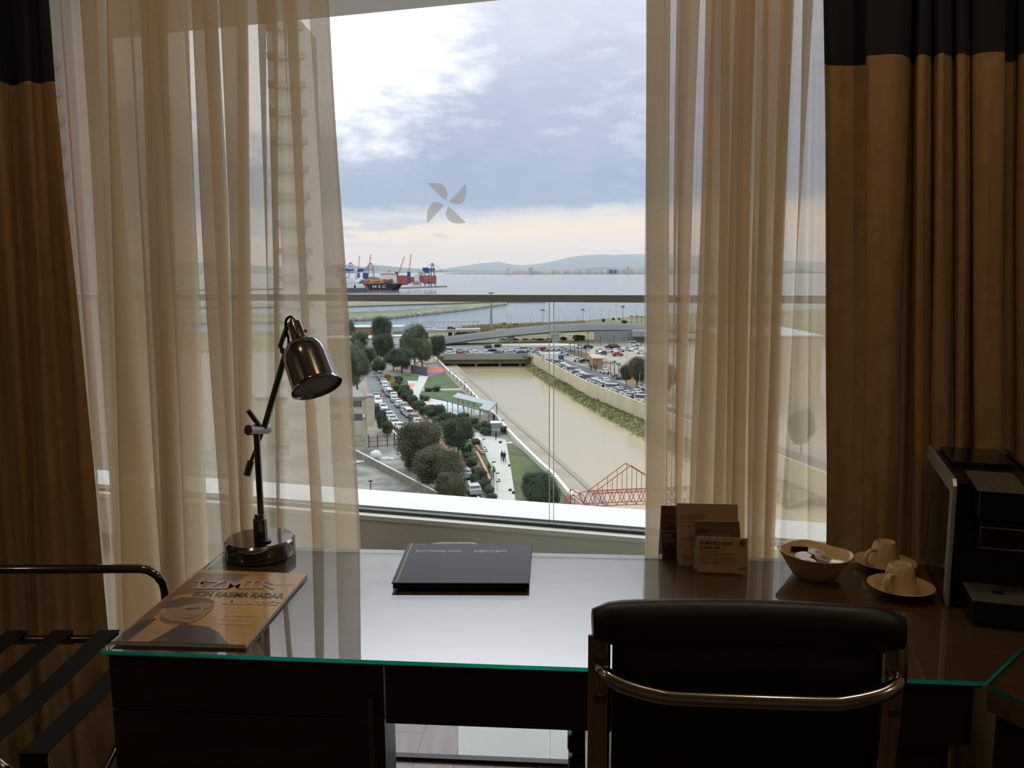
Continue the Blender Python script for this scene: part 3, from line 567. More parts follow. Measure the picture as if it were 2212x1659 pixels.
for i, (x, y, zz, tx, lb) in enumerate([(415, 380, .046, -10, 'round foil topped creamer at the left in the bowl'), (460, 455, .045, -6, 'round foil topped creamer nearest the front of the bowl'), (650, 415, .047, 8, 'round foil topped creamer at the right in the bowl'), (575, 345, .050, 3, 'round foil topped creamer at the back of the bowl')]):
    cc = T(*zb(x, y), .75+zz); t = thing('creamer', lb+', beside the red sachets', 'creamer', cc-Vector((0, 0, .014)), 'creamers in the bowl')
    ax = Vector((math.sin(math.radians(tx)), -.08, 1)).normalized()
    M().lathe([(.0115, -.014), (.014, -.002), (.016, -.001)], cc, ax, n=24).build('cup_body', pot, t, smooth='auto')
    M().lathe([(.0178, -.0009), (.0182, 0), (0, .0002)], cc, ax, n=28).build('foil_lid', foil, t, smooth='auto')
    m = M(); m.lathe([(.0065, .0004), (0, .0005)], cc+Vector((.002, 0, 0)), ax, n=12); m.build('lid_print', logo, t)
for (pts, z_, hz, lb) in [(((275, 345), (480, 350), (470, 295), (268, 305)), .052, .012, 'dark red sugar sachet standing at the back left of the bowl'), (((585, 495), (790, 520), (770, 470), (590, 465)), .044, .006, 'dark red sachet at the front right of the bowl'), (((330, 480), (480, 505), (520, 440), (300, 400)), .038, .004, 'dark red sachet lying under the creamers at the left of the bowl')]:
    P_ = [T(*zb(*q), .75+z_) for q in pts]; cc = sum(P_, Vector())/4
    if z_ > .04: m = M(); a, b = T(*zb(275, 345), .79), T(*zb(475, 350), .79); d = Vector((0, .004, 0)); m.hexa([a, b, b+d, a+d, a+Vector((0, .002, .012)), b+Vector((0, .002, .012)), b+d+Vector((0, .002, .012)), a+d+Vector((0, .002, .012))])
    else: m = M(); m.prism([p[:2] for p in P_], cc.z-hz*.5, cc.z)
    o = m.build('sugar_sachet', red, bevel=.001); tag(o, lb, 'sachet', 'sachets in the bowl')
# ---------------------------------------------------------------- cups and saucers
def saucer(c, lb):
    t = thing('saucer', lb, 'saucer', c)
    M().lathe([(.031, 0), (.033, .0015), (.050, .009), (.0655, .0155), (.0665, .017), (.065, .0175), (.048, .0115), (.034, .0055), (.030, .0048), (0, .0045)], c, n=56).build('saucer_plate', cer, t, smooth='auto'); return t
def cup(c, lb, hd):                     # upside down on its saucer
    t = thing('espresso_cup', lb, 'cup', c)
    M().lathe([(.0335, 0), (.035, .001), (.034, .012), (.0305, .030), (.0265, .048), (.0235, .055), (.022, .0575), (.0205, .058), (.0185, .054), (0, .0535)], c, n=44).build('cup_body', cer, t, smooth='auto')
    a = Vector((math.cos(hd), math.sin(hd), 0)); pth = [c+a*.028+Vector((0, 0, .040)), c+a*.040+Vector((0, 0, .041)), c+a*.050+Vector((0, 0, .034)), c+a*.053+Vector((0, 0, .022)), c+a*.049+Vector((0, 0, .012)), c+a*.0405+Vector((0, 0, .007)), c+a*.034+Vector((0, 0, .008))]
    M().tube([Vector(p) for p in catmull([tuple(p) for p in pth], 5)], .0042, 10, flat=(1.3, .9)).build('handle', cer, t, smooth=True)
s1 = T(1945, 1279, .7503); s2 = T(1911, 1226, .7503)
saucer(s1, 'cream saucer under the nearer upturned cup'); saucer(s2, 'cream saucer under the farther upturned cup')
cup(s1+Vector((-.002, 0, .0048)), 'cream espresso cup turned upside down on the nearer saucer', math.radians(215)); cup(s2+Vector((-.002, 0, .0048)), 'cream espresso cup turned upside down on the farther saucer', math.radians(200))
# ---------------------------------------------------------------- coffee machine
fb = T(2046, 1310, .7503); bb = T(1992, 1196, .7503); dirb = (bb-fb).normalized(); dirr = Vector((dirb.y, -dirb.x, 0)); 
cmh = .262; Lm = (bb-fb).length
cm = thing('coffee_machine', 'black capsule coffee machine with silver side trim at the right end of the desk', 'coffee machine', fb)
def CP(r, d, z): return fb+dirr*r+dirb*d+Vector((0, 0, z))
def cbox(m, r0, r1, d0, d1, z0, z1, mi=0): m.hexa([CP(r0, d0, z0), CP(r1, d0, z0), CP(r1, d1, z0), CP(r0, d1, z0), CP(r0, d0, z1), CP(r1, d0, z1), CP(r1, d1, z1), CP(r0, d1, z1)], mi); return m
m = M(); cbox(m, .004, .155, .02, Lm-.01, 0, cmh-.004); m.build('machine_body', black, cm, bevel=.006)
# silver band along the side's front and top, black glossy inset
def side(m, pts, r0, r1): 
    k_ = len(pts); b_ = len(m.v); m.v += [CP(r0, *p) for p in pts]+[CP(r1, *p) for p in pts]
    m.f.append([b_+i for i in range(k_)]); m.f.append([b_+2*k_-1-i for i in range(k_)]); m.m += [0, 0]
    for i in range(k_): m.f.append([b_+i, b_+k_+i, b_+k_+(i+1) % k_, b_+(i+1) % k_]); m.m.append(0)
bandw = .030; top = cmh; m = M(); zs = .05
outer = [(0, .0), (-.002, top-.012), (.01, top), (Lm-.006, top+.004)]; inner = [(Lm-.006, top-.026), (.035, top-.030), (.029, top-.038), (.029, .012)]
side(m, [outer[0], outer[1], outer[2], inner[1], inner[2], inner[3]], -.004, .003); side(m, [outer[2], outer[3], inner[0], inner[1]], -.004, .003)
m.build('side_trim', silver, cm)
m = M(); side(m, [(.0295, .006), (.0295, top-.04), (.036, top-.0305), (Lm-.006, top-.027), (Lm, top-.05), (Lm+.002, .06), (Lm-.012, .01)], -.002, .004); m.build('side_panel', gloss_black, cm)
m = M(); side(m, [(.155*0, .0), (0, top-.012), (.01, top), (Lm-.006, top+.004), (Lm, .01)], .155, .162); m.build('side_panel', gloss_black, cm)
m = M(); cbox(m, .035, .128, -.045, .10, top-.065, top-.012); m.build('brew_head', black, cm, bevel=.004)
m = M(); a = [CP(.030, -.052, top-.008), CP(.118, -.052, top-.008), CP(.118, .085, top-.001), CP(.030, .085, top-.001)]; up = Vector((0, 0, .004)); m.hexa(a+[p+up for p in a]); m.build('lever_plate', mat('brushed_steel', '77726a', .4, .6), cm, bevel=.0015)
for i in range(4):
    for j in range(3): M().lathe([(.002, 0), (0, .0012)], CP(.058+.014*i, -.040+.013*j, top-.0035+.0006*j), n=8).build('dimple', chrome, cm)
m = M(); cbox(m, .040, .118, -.046, .0, top-.118, top-.07); m.build('spout_housing', gloss_black, cm, bevel=.003)
for zz in (top-.078, top-.118):
    m = M(); m.tube([CP(.038, .0, zz), CP(.038, -.048, zz), CP(.12, -.048, zz)], .0016, 6); m.build('chrome_line', chrome2, cm)
m = M(); m.tube([CP(.08, -.02, top-.118), CP(.08, -.02, top-.135)], .008, 14); m.build('spout', black, cm)
m = M(); cbox(m, .030, .132, -.075, .02, 0.0, .045); m.build('drip_tray', black, cm, bevel=.003)
m = M(); cbox(m, .028, .134, -.078, .02, .0455, .0485); m.build('drip_grid', mat('brushed_steel', '77726a', .4, .6), cm, bevel=.0008)
m = M(); cbox(m, .072, .092, -.035, -.018, .0487, .0492); m.build('drain_slot', black, cm)
m = M(); cbox(m, .02, .14, Lm*.45, Lm-.02, cmh-.004, cmh+.006); m.build('tank_lid', gloss_black, cm, bevel=.003)
# ---------------------------------------------------------------- chair
VC = -.17
def CH(px, py, v=VC): return PV(px, py, v)
ch = thing('office_chair', 'dark leather chair with chrome back frame pushed up to the desk', 'chair', W(UV(CH(1600, 1500))[0], .02, 0))
leather = mat('dark_leather', '130e0d', .45, var=.15, scale=30, bump=.05)
ul, ur = UV(CH(1300, 1400))[0], UV(CH(1925, 1440))[0]; uc = (ul+ur)/2; hw = (ur-ul)/2
ztop_ = CH(1300, 1340).z
# side profile of the sling: (v, z)
side_p = [(VC+.0, ztop_), (VC-.004, ztop_-.08), (VC+.004, ztop_-.2), (VC+.03, ztop_-.33), (VC+.075, ztop_-.42), (VC+.14, ztop_-.455), (VC+.30, ztop_-.46), (VC+.46, ztop_-.45), (VC+.52, ztop_-.455)]
sp = catmull(side_p, 6)
m = M(); nn = len(sp); NX = 12
for (v, z) in sp:
    for i in range(NX+1):
        t = -1+2*i/NX; m.v.append(W(uc+t*(hw-.016), v+.010*(1-t*t), z-.004*(1-t*t)))
for i in range(nn-1):
    for j in range(NX): q_ = i*(NX+1)+j; m.f.append([q_, q_+1, q_+NX+2, q_+NX+1]); m.m.append(0)
o = m.build('sling_seat', leather, ch, smooth=True); s = o.modifiers.new('s', 'SOLIDIFY'); s.thickness = .012; s.offset = 0
# rolled top: a wide flattened roll
zr = CH(1300, 1345).z; m = M(); rp = []
for i in range(21):
    t = -1+2*i/20; rp.append(W(uc+t*(hw+.014), VC-.006+.018*(1-t*t), zr+.002*(1-t*t)))
rs = [.020]+[.0275]*1+[.0295]*17+[.0275]+[.020]; m.tube(rp, [r*1.0 for r in rs], 24, flat=(.78, 1.18)); m.build('headroll', leather, ch, smooth=True)
for sg in (-1, 1):
    m = M(); pth = [W(uc+sg*(hw+.004), v-.006, z) for (v, z) in sp[2:]]
    m.tube(pth, .0125, 12, flat=(.5, 1.35)); m.build('side_rail', chrome2, ch, smooth='auto')
    zb_ = CH(1305, 1413).z if sg < 0 else CH(1905, 1440).z
    for zz in (zb_, zb_-.062): M().lathe([(.0095, 0), (.0095, .003), (.004, .0045), (0, .0045)], W(uc+sg*(hw+.002), VC-.014, zz), -VV, n=20).build('bolt', chrome, ch, smooth='auto')
# cross bar behind the back
zb_ = CH(1300, 1432).z; pts = [W(uc-hw-.002, VC-.012, zb_), W(uc-hw+.006, VC-.035, zb_-.002), W(uc-hw+.03, VC-.048, zb_-.010), W(uc-hw+.075, VC-.055, zb_-.019), W(uc-hw+.12, VC-.057, zb_-.022)]
pr = [W(2*uc-UV(p)[0], UV(p)[1], p.z) for p in pts][::-1]
M().tube([Vector(p) for p in catmull([tuple(p) for p in pts+pr], 6)], .0115, 16, flat=(1, 1)).build('cross_bar', chrome2, ch, smooth=True)
[M().tube([W(uc-hw, VC+d_, ztop_-.475), W(uc+hw, VC+d_, ztop_-.475)], .011, 12).build('seat_bar', chrome2, ch) for d_ in (.10, .42)]
M().tube([W(uc, VC+.27, ztop_-.475), W(uc, VC+.27, .11)], .022, 16).build('gas_column', chrome, ch, smooth='auto')
for k_ in range(5):
    a = 2*PI*k_/5+.4; d = UU*math.cos(a)+VV*math.sin(a); p = W(uc, VC+.27, .1); m = M(); m.tube([p, p+d*.24+Vector((0, 0, -.03))], [.02, .012], 10); lg = m.build('leg', chrome, ch, smooth='auto')
    e = p+d*.235; m = M(); m.tube([Vector((e.x, e.y, .03))-d.cross(Vector((0, 0, 1)))*.02, Vector((e.x, e.y, .03))+d.cross(Vector((0, 0, 1)))*.02], .03, 16); m.build('caster', black, lg)
# ---------------------------------------------------------------- luggage rack
rk = thing('luggage_rack', 'chrome luggage rack with black straps left of the desk', 'luggage rack', Vector((-1.3, 1.75, 0)))
zs = .50; far = Z(230, 1380, zs); near = Z(60, 1632, zs)
xr = -.93
def yz(y, x, z): return Vector((x, y, z))
yf, yn = far.y, near.y
bz = Z(200, 1228, .69)
top_r = Y(345, 1228, bz.y); zb2 = top_r.z
xe = Y(358, 1290, bz.y).x
m = M(); m.tube([Vector((-2.0, bz.y, .1)), Vector((-2.0, bz.y, zb2-.06))]+[Vector((-1.95+.05*math.cos(t), bz.y, zb2-.05+.05*math.sin(t))) for t in (PI, .85*PI, .7*PI, .5*PI)]+[Vector((xe-.06+.06*math.cos(t), bz.y, zb2-.06+.06*math.sin(t))) for t in (.5*PI, .38*PI, .25*PI, .12*PI, 0)]+[Vector((xe, bz.y, 0.0))], .0115, 14)
m.build('back_frame', chrome, rk, smooth='auto')
M().tube([Vector((-2.0, yf, zs)), Vector((xe-.01, yf, zs))], .0105, 12).build('rail', chrome, rk, smooth='auto')
xn = -.97
m = M(); nr = [Vector((-2.0, yn, zs)), Vector((xn-.09, yn, zs))]+[Vector((xn-.09+.09*math.cos(t), yn, zs-.09+.09*math.sin(t))) for t in (.4*PI, .3*PI, .2*PI, .1*PI, 0)]+[Vector((xn, yn, .0))]
m.tube(nr, .0115, 12); m.build('rail', chrome2, rk, smooth='auto')
m = M(); m.tube([Vector((xe-.01, yf, zs-.02)), Vector((xn, yn, .14))], .009, 10); m.build('side_brace', chrome, rk, smooth='auto')
strapm = mat('black_webbing', '0a0c0a', .85, var=.2, scale=200)
xs0 = Z(230, 1374, zs).x
for i in range(7):
    xc = xs0+.125-.118*i
    if xc < -1.95: break
    if xc > xe-.04: xc = xe-.045
    P_ = [(yf+.013, zs-.02), (yf+.015, zs), (yf+.008, zs+.0125), (yf, zs+.0135), ((yf+yn)/2, zs+.004), (yn, zs+.0135), (yn-.01, zs+.0125), (yn-.016, zs), (yn-.014, zs-.03)]
    m = M(); b_ = len(m.v)
    for (y, z) in catmull(P_, 4): m.v += [Vector((xc-.027, y, z)), Vector((xc+.027, y, z))]
    for j in range(len(m.v)//2-1): m.f.append([2*j, 2*j+1, 2*j+3, 2*j+2]); m.m.append(0)
    o = m.build('strap', strapm, rk); s = o.modifiers.new('s', 'SOLIDIFY'); s.thickness = .002
# ---------------------------------------------------------------- lamps of the room (behind the photographer)
bulb = glow('warm_bulb', 'ffd9a0', 25)
for i, (u, v) in enumerate(((.75, -.12), (1.5, -.1), (-.3, -.15), (2.35, -1.3), (-1.7, -1.2))):
    p = W(u, v, 2.6); t = thing('ceiling_light', ['recessed warm ceiling spot over the desk chair', 'recessed warm ceiling spot at the right of the desk', 'recessed warm ceiling spot at the rear wall', 'recessed warm ceiling spot by the right wall', 'recessed warm ceiling spot by the left wall'][i], 'ceiling light', p, 'ceiling spots')
    M().lathe([(.05, -.004), (.05, 0), (.036, 0), (.036, -.004)], p, n=24).build('trim_ring', chrome2, t)
    M().lathe([(.034, -.003), (0, -.006)], p, n=20).build('bulb', bulb, t)
    l = bpy.data.lights.new('spot', 'POINT'); l.energy = [6.5, 6, 4.5, 6, 5][i]; l.color = (1, .79, .56); l.shadow_soft_size = .015; lo = bpy.data.objects.new('light_source', l); C.objects.link(lo); lo.parent = t; lo.location = (0, 0, -.05)
# ================================================================== OUTSIDE
asphalt = mat('asphalt', '6f7072', .9, var=.12, scale=.12); asph_dark = mat('asphalt_dark', '56585e', .9, var=.1, scale=.1); yard = mat('yard_concrete', '7c7c76', .85, var=.5, scale=.3); pave = mat('plaza_paving', 'b9b9b1', .85, var=.06, scale=.3)
bankc = mat('bank_concrete', '9b9083', .9, var=.16, scale=.12); lawn = mat('lawn', '4b5e38', 1, var=.2, scale=.3); rough_grass = mat('rough_grass', '6f6a48', 1, var=.3, scale=.08); scrub = mat('scrub_ground', '77734f', 1, var=.35, scale=.25)
conc = mat('concrete', '9c9f9e', .85, var=.06, scale=.3); conc_l = mat('concrete_cream', 'cabf a6'.replace(' ', ''), .9, var=.09, scale=.35, stretch=(1, 1, .15)); white = mat('white_paint', 'e4e4e0', .6, var=.04, scale=.5)
terra = mat('terracotta', 'a06a58', .85, var=.12, scale=.6); lotm = mat('lot_asphalt', '9a9184', .9, var=.1, scale=.1); walk = mat('sidewalk', '8f857b', .9, var=.1, scale=.2)
spitm = mat('spit_earth', '7d7a68', 1, var=.25, scale=.03); rock = mat('rock', '98968d', .95, var=.3, scale=.4, bump=.6)
sea = mat('sea_water', '4f6878', .14, var=.06, scale=.004, spec=.35); river = mat('river_water', 'b0a184', .13, var=.04, scale=.03, spec=.4); dgrey = mat('dark_grey', '3c3e40', .7); lgrey = mat('light_grey', 'aeb2b2', .7, var=.05)
def ripple(m, sc_, st):
    N_ = m.node_tree.nodes; L_ = m.node_tree.links; t = N_.new('ShaderNodeTexNoise'); t.inputs['Scale'].default_value = sc_; t.inputs['Detail'].default_value = 5
    g = N_.new('ShaderNodeTexCoord'); L_.new(g.outputs['Object'], t.inputs[0]); b = N_.new('ShaderNodeBump'); b.inputs['Strength'].default_value = st; b.inputs['Distance'].default_value = .5; L_.new(t.outputs[0], b.inputs['Height']); L_.new(b.outputs[0], N_['Principled BSDF'].inputs['Normal'])
ripple(sea, .12, .8); ripple(river, .5, .035)
def flat(name, px, dz, m, base=None):   # ground surface from its outline at height dz over the street
    P = [Z(x, y, GZ+dz) for x, y in px]; me = M(); me.prism([p[:2] for p in P], GZ+(base if base is not None else dz-.4), GZ+dz); return struct(me.build(name, m))
def wpoly(name, pts, z0, z1, m): return struct(M().prism(pts, z0, z1).build(name, m))
SEA = GZ-1.2
wpoly('sea', [(-9000, 330), (9000, 330), (30000, 38000), (-30000, 38000)], SEA-3, SEA, sea)
wpoly('river', [G(900, 776, -4)[:2], G(1145, 776, -4)[:2], G(1145, 804, -4)[:2], G(1600, 1010, -4)[:2], (60, 60), (-30, 60), G(1330, 1100, -4)[:2], G(1097, 896, -4)[:2], G(986, 787, -4)[:2]], GZ-7, GZ-4, river)
# canal banks
LW = [(935, 772), (945, 781), (970, 807), (1003, 836), (1023, 858), (1048, 885), (1072, 905), (1097, 937), (1132, 974), (1170, 1012), (1196, 1035), (1240, 1090)]
WT = [G(x, y, 1)[:2] for x, y in ((1145, 762), (1187, 783), (1269, 825), (1400, 875))]
d = Vector(WT[3])-Vector(WT[2]); WT.append(tuple(Vector(WT[3])+d*1.2)); WT.append(tuple(Vector(WT[3])+d*2.6))
LWw = [G(x, y)[:2] for x, y in LW]
bank = [(986, 787), (1007, 809), (1040, 838), (1065, 861), (1097, 896), (1177, 964), (1235, 1015), (1285, 1060), (1340, 1110)]
wpoly('bank_left', [p for p in LWw]+[G(x, y, -3.6)[:2] for x, y in bank[::-1]]+[G(965, 783, -3.6)[:2]], GZ-7, GZ-3.6, bankc)
wpoly('kerb_bank', [G(x, y, -3.55)[:2] for x, y in bank]+[(G(x, y, -3.55)+Vector((-.9, -.4, 0)))[:2] for x, y in bank[::-1]], GZ-7, GZ-3.45, mat('kerb_stone', '8f8c80', .9))
# land
wallE = WT[-1]
wpoly('ground_left', LWw+[(LWw[-1][0], 40), (-900, 40), (-900, 330), (LWw[0][0], 330)], GZ-8, GZ, walk)
wpoly('ground_right', [(p[0]+.2, p[1]) for p in WT]+[(700, WT[-1][1]), (700, 330), (WT[0][0]+.2, 330)], GZ-8, GZ, walk)
shore = [G(x, y)[:2] for x, y in ((100, 722), (500, 716), (740, 712), (900, 710), (1000, 706), (1040, 704), (1140, 700), (1240, 695), (1290, 689), (1393, 683), (1500, 676), (1760, 668), (2300, 660))]
x0, x1 = LWw[0][0], WT[0][0]
wpoly('ground_far', [(-2500, 312), (1600, 312)]+[p for p in shore[::-1]]+[(-2500, 560)], GZ-3, GZ-.02, rough_grass)
# spit of land and breakwater in the bay
wpoly('spit_far', [Z(x, y, SEA)[:2] for x, y in ((300, 667), (740, 664), (1000, 656), (1060, 654), (1180, 653), (1176, 650.5), (1060, 649.5), (900, 651), (740, 656), (300, 662))], SEA-2, SEA+1.1, spitm)
wpoly('spit_near', [Z(x, y, SEA)[:2] for x, y in ((300, 702), (740, 694), (850, 687), (900, 681), (1000, 670), (1094, 657), (1085, 655.5), (1000, 659), (940, 666), (850, 673), (740, 677), (300, 684))], SEA-2, SEA+.9, mat('spit_grass', '6d7352', 1, var=.3, scale=.02))
m = M(); rb = [Z(x, y, SEA) for x, y in ((300, 703), (740, 695), (850, 688), (900, 682), (1000, 671), (1094, 658))]
rp = []
for i in range(len(rb)-1):
    for k in range(60): rp.append(rb[i].lerp(rb[i+1], k/60))
m.tube([p+Vector((0, 0, .4)) for p in rp], [1.7+.5*math.sin(i*2.9) for i in range(len(rp))], 8); o = m.build('rock_edge', rock); tag(o, 'rock revetment of grey boulders along the near edge of the grassy spit', 'rocks', kind='stuff')
# streets and surfaces
STR = [(790, 770), (790, 800), (792, 832), (806, 862), (826, 895), (848, 926), (872, 948), (985, 1040), (1010, 1100), (1075, 1100), (1052, 1062), (1010, 1020), (960, 965), (915, 921), (880, 873), (850, 833), (828, 800), (812, 775)]
flat('street_park', STR, .03, asphalt)
flat('bridge_road', [(700, 745), (940, 742), (1393, 742), (1760, 752), (1760, 772), (1395, 770), (1245, 768), (1190, 775), (1130, 768.5), (962, 768.5), (935, 768), (800, 766), (700, 765)], .06, asphalt)
wpoly('quay_road', WT_ := [(p[0]+.5, p[1]) for p in WT]+[G(x, y, 0)[:2] for x, y in ((1900, 1040), (1500, 903), (1395, 852), (1348, 830), (1294, 803), (1240, 785), (1180, 758), (1150, 756))], GZ-.3, GZ+.08, asph_dark)
flat('parking_lot', [(1283, 749), (1393, 749), (1700, 756), (1700, 800), (1400, 792), (1345, 790), (1316, 778), (1268, 764)], .1, lotm)
flat('yard', [(400, 946), (700, 942), (797, 966), (862, 962), (900, 968), (900, 1100), (400, 1100)], .04, yard)
flat('field_under_flyover', [(1180, 718), (1390, 718), (1390, 742), (1262, 741), (1180, 739)], .09, scrub)
flat('verge', [(1062, 742), (1200, 741), (1258, 744), (1240, 746), (1100, 746), (1062, 746)], .12, conc_l)
# park
flat('hedge_bed', [(835, 812), (880, 812), (906, 813), (890, 855), (905, 862), (895, 868), (940, 930), (990, 985), (1045, 1040), (1062, 1085), (1030, 1040), (966, 965), (917, 914), (880, 868), (848, 830)], .06, mat('bed_earth', '4d5038', 1, var=.3, scale=.3))
flat('plaza', [(906, 811), (925, 813), (912, 840), (905, 855), (968, 868), (1040, 888), (1045, 896), (1000, 900), (985, 925), (1023, 933), (1093, 950), (1101, 1000), (1114, 1076), (1112, 1110), (1062, 1110), (1068, 1076), (1069, 1035), (1055, 995), (1040, 956), (1011, 943), (960, 915), (900, 876), (888, 852)], .10, pave)
flat('lawn_far', [(925, 814), (960, 804), (997, 841), (914, 842.5)], .16, lawn); flat('lawn_mid', [(912, 845), (998, 843.5), (1041, 882), (1035, 884), (966, 866), (905, 854)], .16, lawn)
flat('lawn_river', [(1094, 950), (1130, 975), (1170, 1012), (1196, 1037), (1240, 1100), (1116, 1100), (1104, 1000)], .14, mat('lawn_worn', '535c38', 1, var=.35, scale=.25))
flat('lawn_left', [(995, 948), (1038, 957), (1053, 995), (1066, 1030), (1060, 1035), (1040, 1000), (1020, 975), (990, 965)], .16, lawn)
flat('lawn_small', [(868, 808), (905, 811), (902, 824), (862, 822)], .13, lawn)
orangep = mat('play_orange', 'c06a4a', .9, var=.06); purple = mat('play_purple', '6f5f8a', .9); mauve = mat('play_mauve', '9a7a80', .9); poolb = mat('splash_blue', 'a9c0cc', .7, var=.04); poolp = mat('splash_pink', 'c9a5ae', .7); poold = mat('splash_slate', '71859f', .7)
flat('play_floor', [(922, 786), (946, 783), (960, 794), (923, 794)], .17, mauve); flat('play_floor', [(922, 794), (960, 794), (961, 803), (923, 804)], .17, orangep); flat('play_floor', [(923, 804), (961, 803), (926, 814)], .17, purple)
flat('play_floor', [(890, 786), (922, 786), (923, 806), (888, 796)], .17, mauve)
flat('splash_floor', [(884, 866), (900, 865.5), (966, 868), (1013, 891), (1000, 897), (921, 896)], .17, poolb); flat('splash_floor', [(893, 868), (905, 867), (940, 893), (925, 896)], .2, poolp); flat('splash_floor', [(915, 874), (935, 874), (966, 885), (940, 890)], .2, poold); flat('splash_floor', [(905, 867), (930, 867.5), (985, 885), (975, 888)], .2, poolp)
flat('skate_floor', [(880, 822), (902, 823), (894, 842), (884, 838)], .17, pave); flat('skate_floor', [(884, 828), (897, 828), (890, 842), (885, 836)], .2, mat('skate_salmon', 'c98a74', .8))
for a, b in (((913, 843.6), (997, 842.4)), ((995, 954.5), (1042, 951.5)), ((1094, 959), (1107, 959.5))):
    p, q_ = G(*a), G(*b); dd_ = (q_-p).normalized(); nn_ = Vector((-dd_.y, dd_.x, 0))*.35; wpoly('kerb_path', [(p+nn_)[:2], (q_+nn_)[:2], (q_-nn_)[:2], (p-nn_)[:2]], GZ, GZ+.32, white)
def strip(name, px, wd, h, m, kind='structure', z0=-.3, label=None, cat=None):
    P = [G(x, y) for x, y in px]; me = M()
    for i in range(len(P)-1):
        dd_ = (P[i+1]-P[i]).normalized(); nn_ = Vector((-dd_.y, dd_.x, 0))*wd/2; a, b = P[i], P[i+1]+dd_*.02
        me.hexa([a-nn_+Vector((0, 0, z0)), b-nn_+Vector((0, 0, z0)), b+nn_+Vector((0, 0, z0)), a+nn_+Vector((0, 0, z0)), a-nn_+Vector((0, 0, h)), b-nn_+Vector((0, 0, h)), b+nn_+Vector((0, 0, h)), a+nn_+Vector((0, 0, h))])
    o = me.build(name, m)
    if label: tag(o, label, cat)
    else: struct(o)
    return o
strip('sidewalk_terracotta', [(843, 834), (868, 865), (890, 888), (918, 918), (940, 945), (965, 970), (1008, 1010), (1030, 1037), (1052, 1058), (1070, 1090)], 1.4, .16, terra)
strip('promenade_wall', LW, .55, 1.0, mat('wall_white', 'd2cfc4', .8, var=.1, scale=.4), z0=-4.2, label='long low white wall edging the park along the muddy canal', cat='wall')
strip('planter_edge', [(1029, 966), (1036, 977), (1045, 985)], .4, .5, terra); strip('planter_edge', [(1030, 982), (1045, 1012), (1058, 1042)], .4, .6, mat('planter_salmon', 'c0907c', .8))
strip('kerb_street', [(1012, 1040), (1022, 1055), (1035, 1078)], .3, .14, white); strip('kerb_street', [(846, 929), (855, 938), (868, 948)], .3, .16, white)
# tall concrete flood wall
m = M()
for i in range(len(WT)-1):
    a, b = Vector((*WT[i], 0)), Vector((*WT[i+1], 0)); dd_ = (b-a).normalized(); nn_ = Vector((-dd_.y, dd_.x, 0))*.4
    if nn_.x < 0: nn_ = -nn_
    z0, z1 = Vector((0, 0, GZ-3.6)), Vector((0, 0, GZ+1)); m.hexa([a+z0, b+z0, b+nn_+z0, a+nn_+z0, a+z1, b+z1, b+nn_+z1, a+nn_+z1])
tag(m.build('flood_wall', conc_l), 'tall cream concrete flood wall between the canal and the road full of parked cars', 'wall')
# weedy bank below it
vb = [(1128, 779), (1145, 804), (1187, 832), (1219, 848), (1258, 875), (1299, 898), (1338, 919), (1395, 951), (1520, 1010), (1700, 1100)]
m = M(); near_ = [G(x, y, -4.05) for x, y in vb]; b_ = 0
def onwall(t):
    t *= len(WT)-1; i = min(int(t), len(WT)-2); return Vector((*Vector(WT[i]).lerp(Vector(WT[i+1]), t-i), GZ-3.0))
K_ = 90; R_ = 8
for i in range(K_+1):
    t = i/K_; s_ = t*(len(near_)-1); j = min(int(s_), len(near_)-2); a = near_[j].lerp(near_[j+1], s_-j)+Vector((noise.noise(Vector((i*.5, 0, 0)))*1.2, 0, 0))
    w_ = min(WT, key=lambda p: 0); # closest point on the wall line
    best = None
    for k in range(len(WT)-1):
        p, q_ = Vector(WT[k]), Vector(WT[k+1]); tt = max(0, min(1, (Vector(a[:2])-p).dot(q_-p)/(q_-p).length_squared)); c_ = p.lerp(q_, tt); dd_ = (c_-Vector(a[:2])).length
        if best is None or dd_ < best[0]: best = (dd_, c_)
    c_ = Vector((*best[1], GZ-2.9))
    for r_ in range(R_+1): p = a.lerp(c_, r_/R_); p.z += .55*math.sin(PI*r_/R_)*(1+.9*noise.noise(p*.35)); m.v.append(p)
for i in range(K_):
    for r_ in range(R_): q_ = i*(R_+1)+r_; m.f.append([q_, q_+R_+1, q_+R_+2, q_+1]); m.m.append(0)
bankv = mat('weedy_bank', '6b6a45', 1, var=.45, scale=.35, bump=.5); struct(m.build('bank_right', bankv, smooth=True)); BK = list(m.v)
